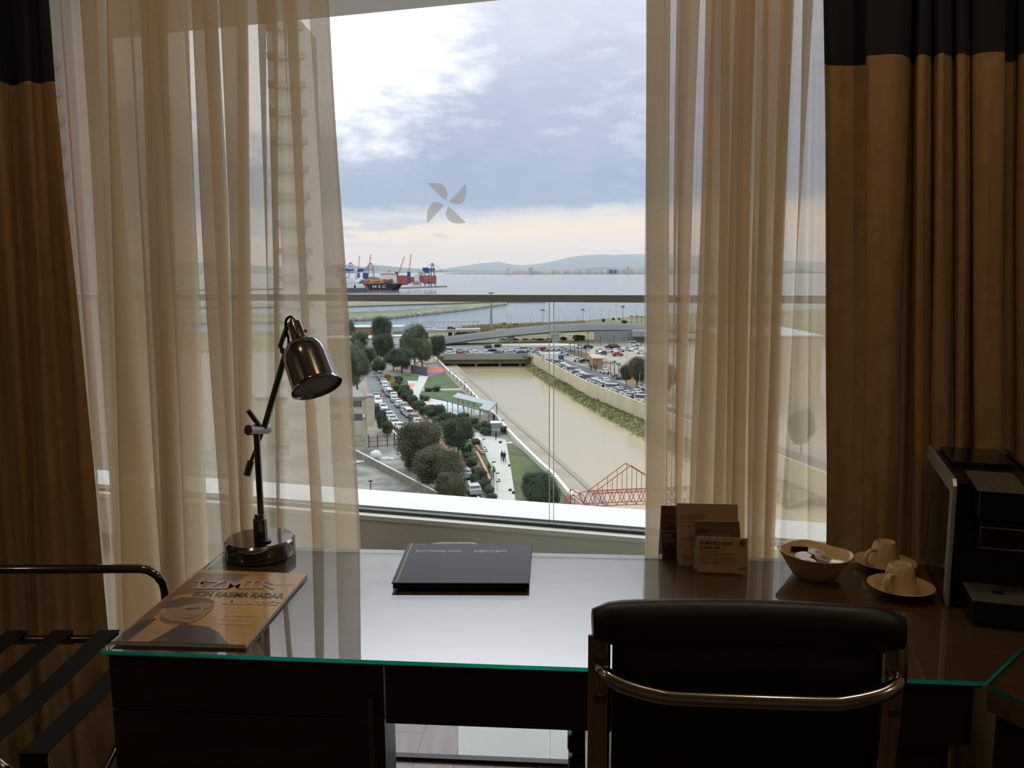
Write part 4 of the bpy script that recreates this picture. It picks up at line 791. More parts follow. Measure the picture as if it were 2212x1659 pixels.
# leaves ------------------------------------------------------------
def foliage(name, c, var=.4, sc_=.6):
    return mat(name, c, .8, var=var, scale=sc_, spec=.25, trans=.18)
fol_dark = foliage('foliage_dark', '535f4e'); fol_grey = foliage('foliage_grey', '68715c'); fol_olive = foliage('foliage_olive', '62624e'); fol_green = foliage('foliage_green', '53654b'); fol_yel = foliage('foliage_yellow', 'a98a38'); fol_lite = foliage('foliage_light', '75854e'); bark = mat('bark', '5c5146', .9)
def leafball(name, nb, nl, size, seed, flatten=1.0, bottom=-.75):
    rnd = random.Random(seed); m = M(); cs = [(Vector((0, 0, 0)), .72)]
    for i in range(nb):
        a = rnd.uniform(0, 2*PI); z = rnd.uniform(bottom, .62); r = math.sqrt(max(0, 1-z*z))*rnd.uniform(.35, .62); cs.append((Vector((r*math.cos(a), r*math.sin(a), z*.72)), rnd.uniform(.26, .42)))
    for c, r in cs: m.blob(c, r*.62, 3, .5, rnd.random()*50)
    for _ in range(nl):
        c, r = rnd.choices(cs, [q_[1]**2 for q_ in cs])[0]; d = Vector((rnd.gauss(0, 1), rnd.gauss(0, 1), rnd.gauss(0, 1))).normalized(); p = c+d*r*rnd.uniform(.62, 1.1)
        a = Vector((rnd.gauss(0, 1), rnd.gauss(0, 1), rnd.gauss(0, .6))).normalized(); b = a.cross(d+Vector((rnd.uniform(-.5, .5), rnd.uniform(-.5, .5), .3))).normalized(); s = size*rnd.uniform(.6, 1.3)
        m.face([p-a*s, p+b*s*.5, p+a*s, p-b*s*.5])
    me = bpy.data.meshes.new(name); me.from_pydata(m.v, [], m.f); return me
LB_BIG = [leafball('crown', 18, 26000, .027, 1), leafball('crown', 15, 24000, .029, 2)]
LB = [leafball('crown', 10, 3200, .07, 3), leafball('crown', 8, 3200, .075, 4), leafball('crown', 12, 3200, .065, 5)]
def mobj(name, me, m, parent=None, loc=(0, 0, 0), scale=(1, 1, 1), rz=0):
    if not me.materials: me.materials.append(None)
    o = bpy.data.objects.new(name, me); C.objects.link(o); o.location = loc; o.scale = scale; o.rotation_euler = (0, 0, rz); o.parent = parent; o.material_slots[0].link = 'OBJECT'; o.material_slots[0].material = m; return o
_t = M().tube([(0, 0, 0), (.02, 0, .5), (0, .01, 1)], [1, .75, .45], 8); TRK = bpy.data.meshes.new('trunk'); TRK.from_pydata(_t.v, [], _t.f)
tn = 0
def tree(px, yb, yt, wpx, m, label, big=False, dz=0, cat='tree', trunk=True, low=.12, name=None, group=None):
    global tn; tn += 1
    b = G(px, yb, dz); h = Y(px, yt, b.y).z-b.z; w_ = wpx/F*(b.y)*1.16/2
    t = thing(name or ('tree' if cat == 'tree' else 'shrub'), label, cat, b, group)
    me = (LB_BIG if big else LB)[tn % (2 if big else 3)]
    z0 = h*low; rz_ = (h-z0)/2
    mobj('crown', me, m, t, (0, 0, z0+rz_), (w_, w_*.9, rz_*1.04), tn*1.3)
    if trunk: mobj('trunk', TRK, bark, t, (0, 0, -.1), (max(.12, w_*.06),)*2+(z0+rz_*.8,))
    return t
tree(905, 1020, 893, 118, fol_olive, 'big olive brown tree beside the yard wall, left of the two large near trees', True)
tree(951, 1060, 948, 128, fol_olive, 'big rounded tree in front of the other near tree, above the balcony edge', True, low=.03)
tree(990, 985, 892, 74, fol_dark, 'dark green tree behind the two large near trees, beside the plaza', True)
tree(893, 1014, 968, 62, fol_olive, 'low bushy tree just behind the white coping of the yard wall', True, low=.02)
tree(975, 1090, 1010, 70, fol_olive, 'low bushy tree beside the silver car at the bottom of the street', True, low=.02)
tree(1163, 1100, 1005, 92, fol_dark, 'round green bush between the plaza and the red bridge, above the balcony edge', True, low=.0)
tree(1196, 1095, 1040, 36, fol_dark, 'small dark bush at the end of the white promenade wall', low=0)
tree(772, 852, 738, 66, fol_grey, 'grey green tree behind the cream building, beside the sheer curtain', True)
tree(745, 850, 720, 70, fol_grey, 'grey green tree half hidden behind the left sheer curtain', True)
tree(757, 745, 684, 25, fol_dark, 'small dark tree standing before the bay at the left edge of the clear window')
tree(824, 770, 672, 58, fol_dark, 'tall dark tree in front of the bay, left of the light blue roof', True)
tree(775, 760, 709, 52, fol_grey, 'low pale green tree beside the brick red wall')
tree(830, 785, 713, 52, fol_dark, 'dark broad tree at the far end of the parked street', True)
tree(896, 792, 684, 60, fol_grey, 'tallest grey green tree beside the playground', True)
tree(912, 796, 722, 46, fol_grey, 'grey green tree overlapping the tallest one on its right side', True)
tree(868, 806, 742, 62, fol_dark, 'dark tree between the street and the playground wall', True)
tree(946, 784, 716, 36, fol_dark, 'slim dark tree at the corner of the canal bridge', True)
tree(795, 800, 742, 40, fol_dark, 'dark tree left of the far parked cars, above the cream building', True)
tree(772, 790, 728, 44, fol_grey, 'grey tree behind the one beside the sheer curtain')
tree(850, 800, 752, 44, fol_dark, 'dark round tree between the parked street and the tallest tree', True)
tree(880, 770, 712, 40, fol_grey, 'grey green tree on the left flank of the tallest tree')
tree(820, 812, 768, 36, fol_dark, 'small dark tree leaning over the far parked cars')
tree(1376, 838, 762, 50, fol_olive, 'large brown green tree by the parking lot, left of the right sheer curtain', True)
tree(1398, 842, 756, 46, fol_dark, 'dark tree by the parking lot at the edge of the right sheer curtain', True)
tree(1353, 832, 778, 30, fol_olive, 'smaller brown green tree beside the tan gatehouse')
tree(1435, 860, 770, 60, fol_dark, 'dark tree seen dimly behind the right sheer curtain', True)
tree(1730, 980, 870, 60, fol_grey, 'grey tree seen dimly through the gap of the right sheer curtain', True)
for i, (x, yb, yt, w_, m_) in enumerate([(851, 838, 822, 18, fol_yel), (856, 846, 826, 20, fol_lite), (868, 858, 836, 26, fol_green), (880, 866, 842, 28, fol_dark), (876, 850, 828, 26, fol_green), (892, 876, 850, 28, fol_dark), (905, 884, 862, 30, fol_green), (918, 866, 852, 30, fol_olive), (942, 846, 832, 24, fol_olive), (926, 846, 836, 22, fol_dark), (930, 900, 872, 30, fol_green), (952, 905, 868, 32, fol_dark), (965, 915, 885, 34, fol_green),
                                          (1000, 912, 888, 34, fol_olive), (1020, 920, 900, 36, fol_dark), (1046, 926, 906, 30, fol_dark), (1062, 936, 912, 28, fol_dark), (1085, 935, 918, 26, fol_olive), (1020, 1010, 985, 30, fol_green), (1036, 1040, 1010, 34, fol_dark), (1026, 1050, 1020, 26, fol_green), (1050, 1055, 1030, 26, fol_green), (838, 822, 806, 18, fol_yel), (816, 790, 768, 14, fol_yel), (812, 778, 758, 12, fol_yel), (826, 932, 880, 30, fol_dark), (838, 940, 905, 30, fol_olive), (815, 905, 868, 24, fol_dark), (1058, 1075, 1050, 20, fol_olive), (1028, 962, 945, 24, fol_olive)]):
    nm = {'foliage_yellow': 'yellow', 'foliage_light': 'light green', 'foliage_green': 'green', 'foliage_dark': 'dark green', 'foliage_olive': 'olive'}[m_.name]
    pl = 'along the parked street beyond the terracotta sidewalk' if i < 9 or 21 < i < 25 else 'beside the cream building' if 24 < i < 28 else 'in the park'
    tree(x, yb, yt, w_, m_, f'{nm} shrub {pl}, {ORD[i]} shrub counted', cat='shrub', trunk=False, low=0, group='shrubs by the street and park')
for i, (x, yb, yt, w_, m_) in enumerate([(1089, 706, 695, 15, fol_olive), (1114, 707, 697, 10, fol_olive), (1303, 696, 687, 9, fol_dark), (1325, 692, 685, 7, fol_dark), (1337, 692, 686, 6, fol_dark), (1349, 700, 690, 16, fol_dark), (1055, 752, 744, 22, fol_olive), (1075, 750, 742, 20, fol_olive), (1250, 737, 722, 34, fol_dark), (1216, 735, 726, 20, fol_olive), (1344, 720, 714, 16, fol_dark)]):
    tree(x, yb, yt, w_, m_, f'round bush near the flyover, {ORD[i]} from the left along the shore and road' if i < 6 else f'bush under or before the flyover, {ORD[i-6]} in its row', cat='shrub', trunk=False, low=0, group='bushes around the flyover')
rnd = random.Random(21)
for i, (x, y) in enumerate([(858, 832), (864, 842), (872, 846), (862, 822), (884, 852), (878, 860), (890, 866), (898, 878), (908, 876), (914, 890), (924, 886), (934, 898), (944, 912), (956, 920), (972, 925), (984, 935), (996, 965), (1004, 978), (1012, 990), (1018, 1000), (1030, 1022), (1040, 1030), (1046, 1046), (1056, 1062), (1062, 1080), (980, 905), (996, 908), (1010, 918), (1032, 926), (1050, 936), (1014, 972), (1034, 1052)]):
    w_ = rnd.uniform(20, 32)*(y/900); tree(x, y+5, y-14*(y/900), w_, [fol_dark, fol_olive, fol_green][i % 3], f'{["dark green", "olive", "green"][i % 3]} hedge bush between the street and the park paths, {ORD[i]} from the far end', cat='shrub', trunk=False, low=0, group='hedge bushes between street and park')
# reeds and weeds (nobody could count them)
def blades(name, pts, h, wd, m, label, cat):
    me = M(); rnd = random.Random(len(pts))
    for p in pts:
        a = rnd.uniform(0, 2*PI); d = Vector((math.cos(a), math.sin(a), 0))*wd; hh = h*rnd.uniform(.5, 1.2); me.face([p-d, p+d, p+d*.3+Vector((rnd.uniform(-.3, .3)*hh, rnd.uniform(-.3, .3)*hh, hh))])
    tag(me.build(name, m), label, cat, kind='stuff')
rnd = random.Random(3)
def along(px, n_, dz=0, jx=2.5, jy=1.2):
    out = []
    for _ in range(n_):
        s_ = rnd.random()*(len(px)-1); j = min(int(s_), len(px)-2); x = px[j][0]+(px[j+1][0]-px[j][0])*(s_-j)+rnd.uniform(-jx, jx); y = px[j][1]+(px[j+1][1]-px[j][1])*(s_-j)+rnd.uniform(-jy, jy); out.append(G(x, y, dz))
    return out
blades('reeds', along([(1000, 712), (1060, 708), (1130, 706), (1200, 703), (1262, 700)], 3500, jy=2.2), 2.0, .5, foliage('reed_brown', '9a8a6c', .3), 'brown reed bed along the shore in front of the flyover', 'reeds')
blades('reeds', along([(990, 728), (1030, 719), (1060, 714)], 900, jx=10, jy=3), 2.6, .6, foliage('reed_tan', '93805c', .3), 'tan scrub at the foot of the flyover ramp on the left', 'reeds')
wp = [rnd.choice(BK)+Vector((rnd.uniform(-.9, .9), rnd.uniform(-.9, .9), -.1)) for _ in range(5200)]
blades('weeds', wp[:2600], .5, .16, foliage('weed_green', '5f7040', .3), 'green weeds on the bank under the flood wall', 'weeds')
blades('weeds', wp[2600:], .45, .2, foliage('weed_tan', '857a55', .3), 'dry tan weeds on the bank under the flood wall', 'weeds')
# palms --------------------------------------------------------------
def palm_mesh(nf, L_, droop, wid, seed, up=.5):
    rnd = random.Random(seed); m = M()
    for i in range(nf):
        a = 2*PI*i/nf+rnd.uniform(-.2, .2); e = rnd.uniform(up-.5, up+.5); d = Vector((math.cos(a)*math.cos(e), math.sin(a)*math.cos(e), math.sin(e))); s = Vector((-math.sin(a), math.cos(a), 0)); prev = None
        for k in range(6):
            t = k/5; p = d*L_*t+Vector((0, 0, -droop*t*t*L_)); w_ = wid*math.sin(PI*min(1, t*.85+.12)); q_ = (p-s*w_+Vector((0, 0, -w_*.4)), p, p+s*w_+Vector((0, 0, -w_*.4)))
            if prev: m.face([prev[0], prev[1], q_[1], q_[0]]); m.face([prev[1], prev[2], q_[2], q_[1]])
            prev = q_
    me = bpy.data.meshes.new('fronds'); me.from_pydata(m.v, [], m.f); return me
PF = [palm_mesh(26, 1, .55, .09, 1), palm_mesh(22, 1, .4, .1, 2)]; BF = palm_mesh(11, 1, .25, .13, 5, up=.9)
fol_palm = foliage('foliage_palm', '4f5b42'); fol_ban = foliage('foliage_banana', '6a7a3e')
def palm(px, yb, yt, wpx, label, m=fol_palm, ban=False, grp=None, dz=0, cat='palm tree'):
    b = G(px, yb, dz); h = Y(px, yt, b.y).z-b.z; L_ = wpx/F*b.y/2; t = thing('palm_tree' if not ban else 'banana_plant', label, cat if not ban else 'plant', b, grp)
    hh = h-L_*.5 if not ban else h*.25
    mobj('fronds', BF if ban else PF[int(px) % 2], m, t, (0, 0, hh), (L_, L_, L_ if not ban else max(L_, h*.8)), px)
    mobj('trunk', TRK, bark, t, (0, 0, -.1), (max(.16, L_*.07),)*2+(hh+.15,))
for i, (x, yb, yt, w_) in enumerate([(1172.5, 699, 666, 15), (1259, 695, 666, 15), (1345.5, 694, 659, 16)]): palm(x, yb, yt, w_, f'tall slim palm on the shore against the bay, {ORD[i]} from the left', grp='tall palms on the shore')
for i, (x, yb, yt, w_) in enumerate([(1364, 702, 680, 13), (1376, 703, 680, 13), (1386, 703, 681, 12), (1394, 703, 681, 12), (1405, 704, 680, 13)]): palm(x, yb, yt, w_, f'short palm behind the flyover at the right, {ORD[i]} from the left', grp='short palms behind the flyover')
for i, (x, yb, yt, w_) in enumerate([(1241, 768, 726, 12), (1256, 772, 733, 11), (1249, 770, 742, 10), (1265, 780, 752, 10), (1232, 762, 740, 9), (1270, 748, 716, 10), (1297, 746, 727, 9), (1326, 746, 726, 9), (1359, 744, 730, 10), (1385, 746, 721, 8)]): palm(x, yb, yt, w_, f'palm between the car park and the canal road, {ORD[i]} of the row', grp='palms by the car park')
for i, (x, yb, yt, w_) in enumerate([(1308, 802, 778, 18), (1318, 806, 780, 18), (1327, 808, 778, 18), (1336, 812, 782, 18), (1300, 796, 782, 14)]): palm(x, yb, yt, w_, f'bushy palm at the right of the tan gatehouse, {ORD[i]} of the clump', grp='palms beside the gatehouse')
for i, (x, yb, yt, w_) in enumerate([(896, 892, 868, 22), (924, 905, 876, 26), (938, 898, 880, 24), (1003, 950, 925, 34), (1012, 946, 922, 30), (1057, 1022, 992, 26), (1066, 1030, 1000, 24), (862, 848, 826, 14), (1036, 930, 908, 20)]): palm(x, yb, yt, w_, f'yellow green banana plant in the park, {ORD[i]} one counted from the far lawn', fol_ban if i > 2 else fol_green, True, 'banana plants in the park')
# cars ----------------------------------------------------------------
def car_mesh(kind):
    prof = {'hatch': [(-2.05, .45), (-2.0, .95), (-1.75, 1.05), (-1.45, 1.42), (.1, 1.46), (.95, 1.0), (1.9, .82), (2.05, .45)], 'sedan': [(-2.2, .45), (-2.2, .98), (-1.6, 1.04), (-1.0, 1.4), (.2, 1.43), (1.0, 1.0), (2.05, .82), (2.2, .45)], 'van': [(-2.3, .45), (-2.3, 1.1), (-2.2, 1.85), (.9, 1.88), (1.5, 1.15), (2.2, .95), (2.3, .45)]}[kind]
    m = M(); w0 = .86
    def sec(z, kind=kind): return w0*(1 if z < 1.02 else 1-.28*(z-1.02))
    k = len(prof); b = 0
    for s in (-1, 1): m.v += [Vector((x, s*sec(z), z)) for x, z in prof]+[Vector((prof[-1][0], s*w0*.98, .28)), Vector((prof[0][0], s*w0*.98, .28))]
    n = k+2
    m.f.append(list(range(n))[::-1] if False else list(range(n))); m.m.append(0); m.f.append([n+i for i in range(n)][::-1]); m.m.append(0)
    for i in range(n): m.f.append([i, n+i, n+(i+1) % n, (i+1) % n]); m.m.append(0)
    body = bpy.data.meshes.new('car_body'); body.from_pydata(m.v, [], m.f)
    bm = bmesh.new(); bm.from_mesh(body); bmesh.ops.recalc_face_normals(bm, faces=bm.faces[:]); bm.to_mesh(body); bm.free()
    g = M(); hi = max(z for x, z in prof); xs = [p for p in prof if p[1] > 1.0]; x_r = xs[0 if kind != 'sedan' else 1][0]; ra = prof[3 if kind != 'van' else 2]; rb = prof[4 if kind != 'van' else 3]; fa = prof[5 if kind != 'van' else 4]; rr_ = prof[2 if kind != 'van' else 1]
    e = .015
    for s in (-1, 1):                  # side glass
        zl, zh = 1.06, hi-.09; g.face([Vector((rr_[0]+.25, s*(sec(zl)+e), zl)), Vector((fa[0]-.15, s*(sec(zl)+e), zl)), Vector((rb[0]+.05, s*(sec(zh)+e), zh)), Vector((ra[0]+.08, s*(sec(zh)+e), zh))][::s])
    def slope(a, b_, t0, t1):
        A, B = Vector((a[0], 0, a[1])), Vector((b_[0], 0, b_[1])); nn_ = Vector((-(B-A).z, 0, (B-A).x)).normalized(); nn_ = nn_ if nn_.z > 0 else -nn_; p, q_ = A.lerp(B, t0)+nn_*e, A.lerp(B, t1)+nn_*e; g.face([p+Vector((0, -.70, 0)), q_+Vector((0, -.66, 0)), q_+Vector((0, .66, 0)), p+Vector((0, .70, 0))])
    slope(fa, rb, .1, .92); slope(rr_, ra, .12, .9)
    gl = bpy.data.meshes.new('car_windows'); gl.from_pydata(g.v, [], g.f)
    wv = M().lathe([(.05, -.1), (.32, -.1), (.32, .1), (.05, .1)], (0, 0, 0), (0, 1, 0), n=14); wm = bpy.data.meshes.new('wheel'); wm.from_pydata(wv.v, [], wv.f)
    return body, gl, wm
CARM = {k: car_mesh(k) for k in ('hatch', 'sedan', 'van')}
PAINT = {n_: mat('paint_'+n_, c, .3, var=.02, coat=.6) for n_, c in dict(white='dcdedd', silver='a4aaad', grey='6b7075', black='1f2226', blue='41506b', red='a8392f', cream='cfc8b4').items()}
carglass = mat('car_glass', '39424a', .1, spec=.8); tyre = mat('tyre', '1c1c1c', .8); LIGHTS = mat('lamp_red', '9a2a22', .4)
def car(p, dirv, kind, colour, label, grp, dz=.1, parts=True):
    a = math.atan2(dirv.y, dirv.x); body, gl, wm = CARM[kind]; t = thing('car' if kind != 'van' else 'van', label, 'car' if kind != 'van' else 'van', (p.x, p.y, GZ+dz), grp, a)
    mobj('car_body', body, PAINT[colour], t); mobj('car_windows', gl, carglass, t)
    if parts:
        for x in (-1.35, 1.35):
            for y in (-.78, .78): mobj('wheel', wm, tyre, t, (x, y, .32))
kinds = ['hatch', 'sedan', 'hatch', 'van', 'sedan', 'hatch']
z3 = lambda x, y: (720+x/4.88, 760+y/4.88)
rowR = [(410, 115), (432, 155), (435, 192), (460, 228), (488, 268), (505, 300), (530, 338), (545, 372), (545, 410), (572, 436), (592, 468), (632, 486), (642, 528), (690, 580), (735, 602), (750, 645), (790, 680), (845, 720), (884, 770)]
colR = 'silver white black white silver grey silver white silver white silver white silver white grey grey white black white'.split()
for i, q in enumerate(rowR):
    p = G(*z3(*q)); nx_ = G(*z3(*rowR[min(i+1, len(rowR)-1)])); pv_ = G(*z3(*rowR[max(i-1, 0)])); car(p, (pv_-nx_).normalized(), kinds[(i*5+1) % 6] if colR[i] != 'black' else 'hatch', colR[i], f'{colR[i]} car parked along the park side of the street, {ORD[i]} from the far end', 'cars parked on the park side of the street')
rowL = [(450, 498), (472, 548), (525, 620), (562, 668), (595, 706), (622, 742), (652, 785), (706, 826)]; colL = 'silver white white grey white white silver white'.split()
for i, q in enumerate(rowL):
    p = G(*z3(*q)); nx_ = G(*z3(*rowL[min(i+1, 7)])); pv_ = G(*z3(*rowL[max(i-1, 0)])); car(p, (nx_-pv_).normalized(), ['hatch', 'sedan'][i % 2], colL[i], f'{colL[i]} car parked on the building side of the street, {ORD[i]} from the far end', 'cars parked on the building side of the street')
dS = (G(1052, 1085)-G(1000, 1020)).normalized()
car(G(1002, 1031), -dS, 'hatch', 'silver', 'silver car half hidden by the big trees, at the lower end of the street', 'cars at the lower end of the street'); car(G(1022, 1066), -dS, 'hatch', 'silver', 'silver car just above the balcony edge, nearest car in the street', 'cars at the lower end of the street')
X_ = Vector((1, 0, 0))
def row(lst, desc, grp, dirv=X_, parts=False, rz=0):
    for i, (x, y, c_, k_) in enumerate(lst):
        car(G(x, y, .1), dirv, k_, c_, f'{c_} {"van" if k_ == "van" else "car"} {desc}, {ORD[i]} from the left', grp, .14, parts)
row([(973, 767, 'white', 'sedan'), (997, 767, 'red', 'hatch'), (1029, 766, 'white', 'sedan'), (1051, 766, 'white', 'sedan'), (1079, 766, 'grey', 'sedan'), (1103, 766, 'silver', 'sedan'), (1128, 765, 'blue', 'sedan')], 'in the nearer lane on the canal bridge', 'cars in the nearer lane on the bridge', parts=True)
row([(972, 761.5, 'white', 'van'), (995, 761, 'silver', 'sedan'), (1017, 760.5, 'white', 'hatch'), (1066, 761, 'black', 'sedan'), (1095, 760, 'white', 'sedan'), (1118, 759, 'white', 'hatch'), (1133, 759, 'white', 'van'), (1146, 758.5, 'grey', 'hatch'), (1165, 757, 'silver', 'hatch'), (1177, 757, 'red', 'hatch'), (1190, 757, 'white', 'hatch'), (1200, 756.5, 'white', 'sedan'), (1215, 756, 'silver', 'hatch')], 'in the farther lane on the canal bridge', 'cars in the farther lane on the bridge', parts=True)
row([(1088, 737, 'white', 'sedan'), (1113, 737, 'grey', 'sedan'), (1136, 737, 'cream', 'sedan'), (1156, 737, 'white', 'hatch'), (1169, 737, 'black', 'hatch'), (1187, 737, 'white', 'hatch'), (927, 712, 'white', 'hatch'), (933, 711, 'white', 'sedan')][:6], 'on the far road seen under the flyover', 'cars on the far road')
pk = [(1157, 762, 'silver', 'sedan'), (1160, 765, 'grey', 'hatch'), (1218, 767, 'white', 'hatch'), (1233, 763, 'grey', 'hatch'), (1254, 752, 'white', 'hatch'), (1270, 752, 'black', 'hatch'), (1249, 781, 'white', 'hatch'), (1264, 783, 'black', 'sedan'), (1298, 760, 'white', 'hatch'), (1299, 766, 'blue', 'hatch'), (1316, 753, 'red', 'hatch'), (1327, 753, 'black', 'van'), (1313, 761, 'white', 'sedan'), (1327, 761, 'white', 'hatch'), (1338, 760, 'silver', 'hatch'), (1334, 769, 'red', 'hatch'), (1360, 758, 'silver', 'hatch'), (1369, 754, 'white', 'hatch'), (1369, 747, 'white', 'van'), (1306, 806, 'white', 'hatch'), (1334, 818, 'grey', 'hatch'), (1305, 826, 'white', 'hatch'), (1390, 841, 'white', 'hatch'), (1385, 764, 'white', 'hatch'), (1373, 852, 'white', 'hatch'), (1388, 859, 'black', 'hatch')]
for i, (x, y, c_, k_) in enumerate(pk):
    dv = Vector((math.cos(i*1.1), math.sin(i*1.1), 0)) if i in (8, 9, 13, 16) else Vector((.97, .2, 0))
    pl = 'in the car park beyond the trees' if y < 770 and x > 1240 else 'on the road by the gatehouse'
    car(G(x, y, .1), dv if i not in (19, 20, 21, 22, 24, 25) else Vector((-.35, 1, 0)).normalized(), k_, c_, f'{c_} {"van" if k_ == "van" else "car"} {pl}, {ORD[i]} from the bridge end', 'cars in the car park and road', .14, True)
# long row along the flood wall
wl = []
for i in range(40):
    s_ = i/39*1.0; p0_, p1_ = Vector(WT[0]), Vector(WT[3])
    t = s_*3.3; j = min(int(t), 3); c_ = Vector(WT[j]).lerp(Vector(WT[j+1]), t-j) if j < 3 else Vector(WT[3]).lerp(Vector(WT[4]), t-3); wl.append(c_)
# equal steps of 4.3 m
Lw = [Vector(p) for p in WT[:5]]; tot = sum((Lw[i+1]-Lw[i]).length for i in range(4)); s_ = 3; i = 0; colw = 'white silver white red white silver white white blue white silver white white grey white white silver white blue white white red grey white white silver white black white white silver white white blue white'.split()
while s_ < tot-2 and i < 38:
    r_ = s_
    for k in range(4):
        l_ = (Lw[k+1]-Lw[k]).length
        if r_ <= l_: break
        r_ -= l_
    dd_ = (Lw[k+1]-Lw[k]).normalized(); c_ = Lw[k]+dd_*r_; nn_ = Vector((-dd_.y, dd_.x)); nn_ = nn_ if nn_.x > 0 else -nn_
    c_ = c_+nn_*3.0; d3 = Vector((dd_.x, dd_.y, 0)); d3.rotate(Matrix.Rotation(.9, 3, 'Z'))
    col_ = colw[i % len(colw)]; kd = ['hatch', 'sedan', 'hatch', 'hatch', 'van', 'sedan'][(i*7) % 6]
    if not (5 <= i <= 8): car(Vector((c_.x, c_.y, 0)), d3, kd, col_, f'{col_} {"van" if kd == "van" else "car"} parked nose in behind the cream flood wall, {ORD[i]} from the bridge end', 'cars parked behind the flood wall', .18, True)
    else:
        if i == 6:
            tk = thing('truck', 'white box truck parked behind the flood wall near the bridge end', 'truck', (c_.x+1, c_.y, GZ+.1), None, 0)
            m = M(); m.box((c_.x-2.5, c_.y-1, GZ+.9), (c_.x+2.5, c_.y+1.3, GZ+3.1)); m.build('cargo_box', white, tk); m = M(); m.box((c_.x-3.4, c_.y-.9, GZ+.9), (c_.x-2.6, c_.y+1.2, GZ+2.9)); m.build('side_curtain', conc_l, tk)
            m = M(); m.box((c_.x+2.6, c_.y-1, GZ+.5), (c_.x+4.4, c_.y+1.2, GZ+2.5)); m.build('cab', PAINT['blue'], tk, bevel=.2)
            for dx_ in (-1.9, 3.4):
                m = M(); m.lathe([(.45, -.15), (.45, .15)], (c_.x+dx_, c_.y-1, GZ+.55), (0, 1, 0), n=12); m.build('wheel', tyre, tk)
    s_ += 3.35; i += 1
# people --------------------------------------------------------------
def person_mesh(walk_):
    me = bpy.data.meshes.new('body'); s_ = walk_
    vs = [(0, 0, .95), (0, 0, 1.2), (0, 0, 1.42), (0, 0, 1.55), (.03, 0, 1.68), (0, .10, .9), (.12*s_, .1, .5), (.05*s_-.12*s_, .1, .07), (0, -.10, .9), (-.1*s_, -.1, .5), (-.3*s_, -.1, .1), (0, .2, 1.4), (-.1*s_, .25, 1.13), (.05*s_, .24, .9), (0, -.2, 1.4), (.1*s_, -.25, 1.13), (.2*s_, -.24, .92), (.0, .1, .03), (-.18*s_, -.1, .05)]
    es = [(0, 1), (1, 2), (2, 3), (3, 4), (0, 5), (5, 6), (6, 7), (0, 8), (8, 9), (9, 10), (2, 11), (11, 12), (12, 13), (2, 14), (14, 15), (15, 16), (7, 17), (10, 18)]
    rs = [.15, .16, .15, .06, .11, .1, .08, .055, .1, .08, .055, .07, .055, .04, .07, .055, .04, .05, .05]
    me.from_pydata(vs, es, []); o = bpy.data.objects.new('tmp', me); C.objects.link(o); sm = o.modifiers.new('s', 'SKIN'); 
    for v, r_ in zip(me.skin_vertices[0].data, rs): v.radius = (r_, r_)
    me.skin_vertices[0].data[0].use_root = True; sb = o.modifiers.new('b', 'SUBSURF'); sb.levels = 1
    dg = bpy.context.evaluated_depsgraph_get(); out = bpy.data.meshes.new_from_object(o.evaluated_get(dg)); bpy.data.objects.remove(o)
    tr = mat('trousers', '23262c', .8); jk = mat('jacket', '2c3036', .8); sk = mat('skin', 'a57a5f', .6)
    out.materials.clear(); [out.materials.append(x) for x in (jk, tr, sk)]
    for f in out.polygons: z = f.center.z; f.material_index = 2 if z > 1.54 or (abs(f.center.y) > .2 and z < .97) else (1 if z < .93 else 0)
    out.shade_smooth(); return out
PM = [person_mesh(1.), person_mesh(.15)]
hairm = M().blob((.02, 0, 1.73), (.105, .1, .08), 2, .1); HM = bpy.data.meshes.new('hair'); HM.from_pydata(hairm.v, [], hairm.f); darkhair = mat('dark_hair', '1d1713', .7)
def person(px, py, label, rz=0, walk_=True, grp=None, s=1.05):
    p = G(px, py, .12); t = thing('person', label, 'person', p, grp, rz); o = bpy.data.objects.new('body', PM[0 if walk_ else 1]); C.objects.link(o); o.parent = t; o.scale = (s, s, s); h_ = mobj('hair', HM, darkhair, t, scale=(s, s, s))
person(1084.5, 997, 'person in dark clothes walking on the plaza, left one of the walking pair', 2.0); person(1090, 999, 'person in dark clothes walking on the plaza, right one of the walking pair', 2.0)
person(1071.5, 950, 'person in dark clothes standing on the plaza by the small grey cabin', .5, False)
person(1067, 912, 'person sitting side of the pergola end, by the low promenade wall', .8, False)
person(822, 866, 'person in dark clothes standing beside the white parked car in the street', .2, False)
person(884.5, 920, 'person in dark clothes standing behind the black car in the street', .2, False)
for i, (x, y) in enumerate([(1273, 793), (1277, 800), (1282.5, 797), (1287, 802), (1314, 814), (1320, 818)]): person(x, y, f'dark clad person standing near the tan gatehouse, {ORD[i]} from the left', i*1.3, i % 2 == 0, 'people by the gatehouse')
for i, (x, y) in enumerate([(1211, 767), (1214, 768)]): person(x, y, f'person walking by the road end near the bridge, {ORD[i]} from the left', 1, True, 'pair near the bridge')
# benches / boulders on the plaza
for i, (x, y, w_) in enumerate([(1081, 957, 7), (1100, 1007, 6), (1102, 1060, 7), (1109, 1066, 7), (1047, 967, 4), (1050, 972, 4), (1078, 1037, 4)]):
    p = G(x, y, .1); r_ = w_/F*p.y/2; m = M(); m.blob((p.x, p.y, p.z+r_*.6), (r_, r_, r_*.9), 2, .3, i); tag(m.build('boulder', mat('basalt', '34363a', .8, var=.3)), f'dark round boulder on the pale plaza, {ORD[i]} from the pergola end', 'boulder', 'boulders on the plaza')
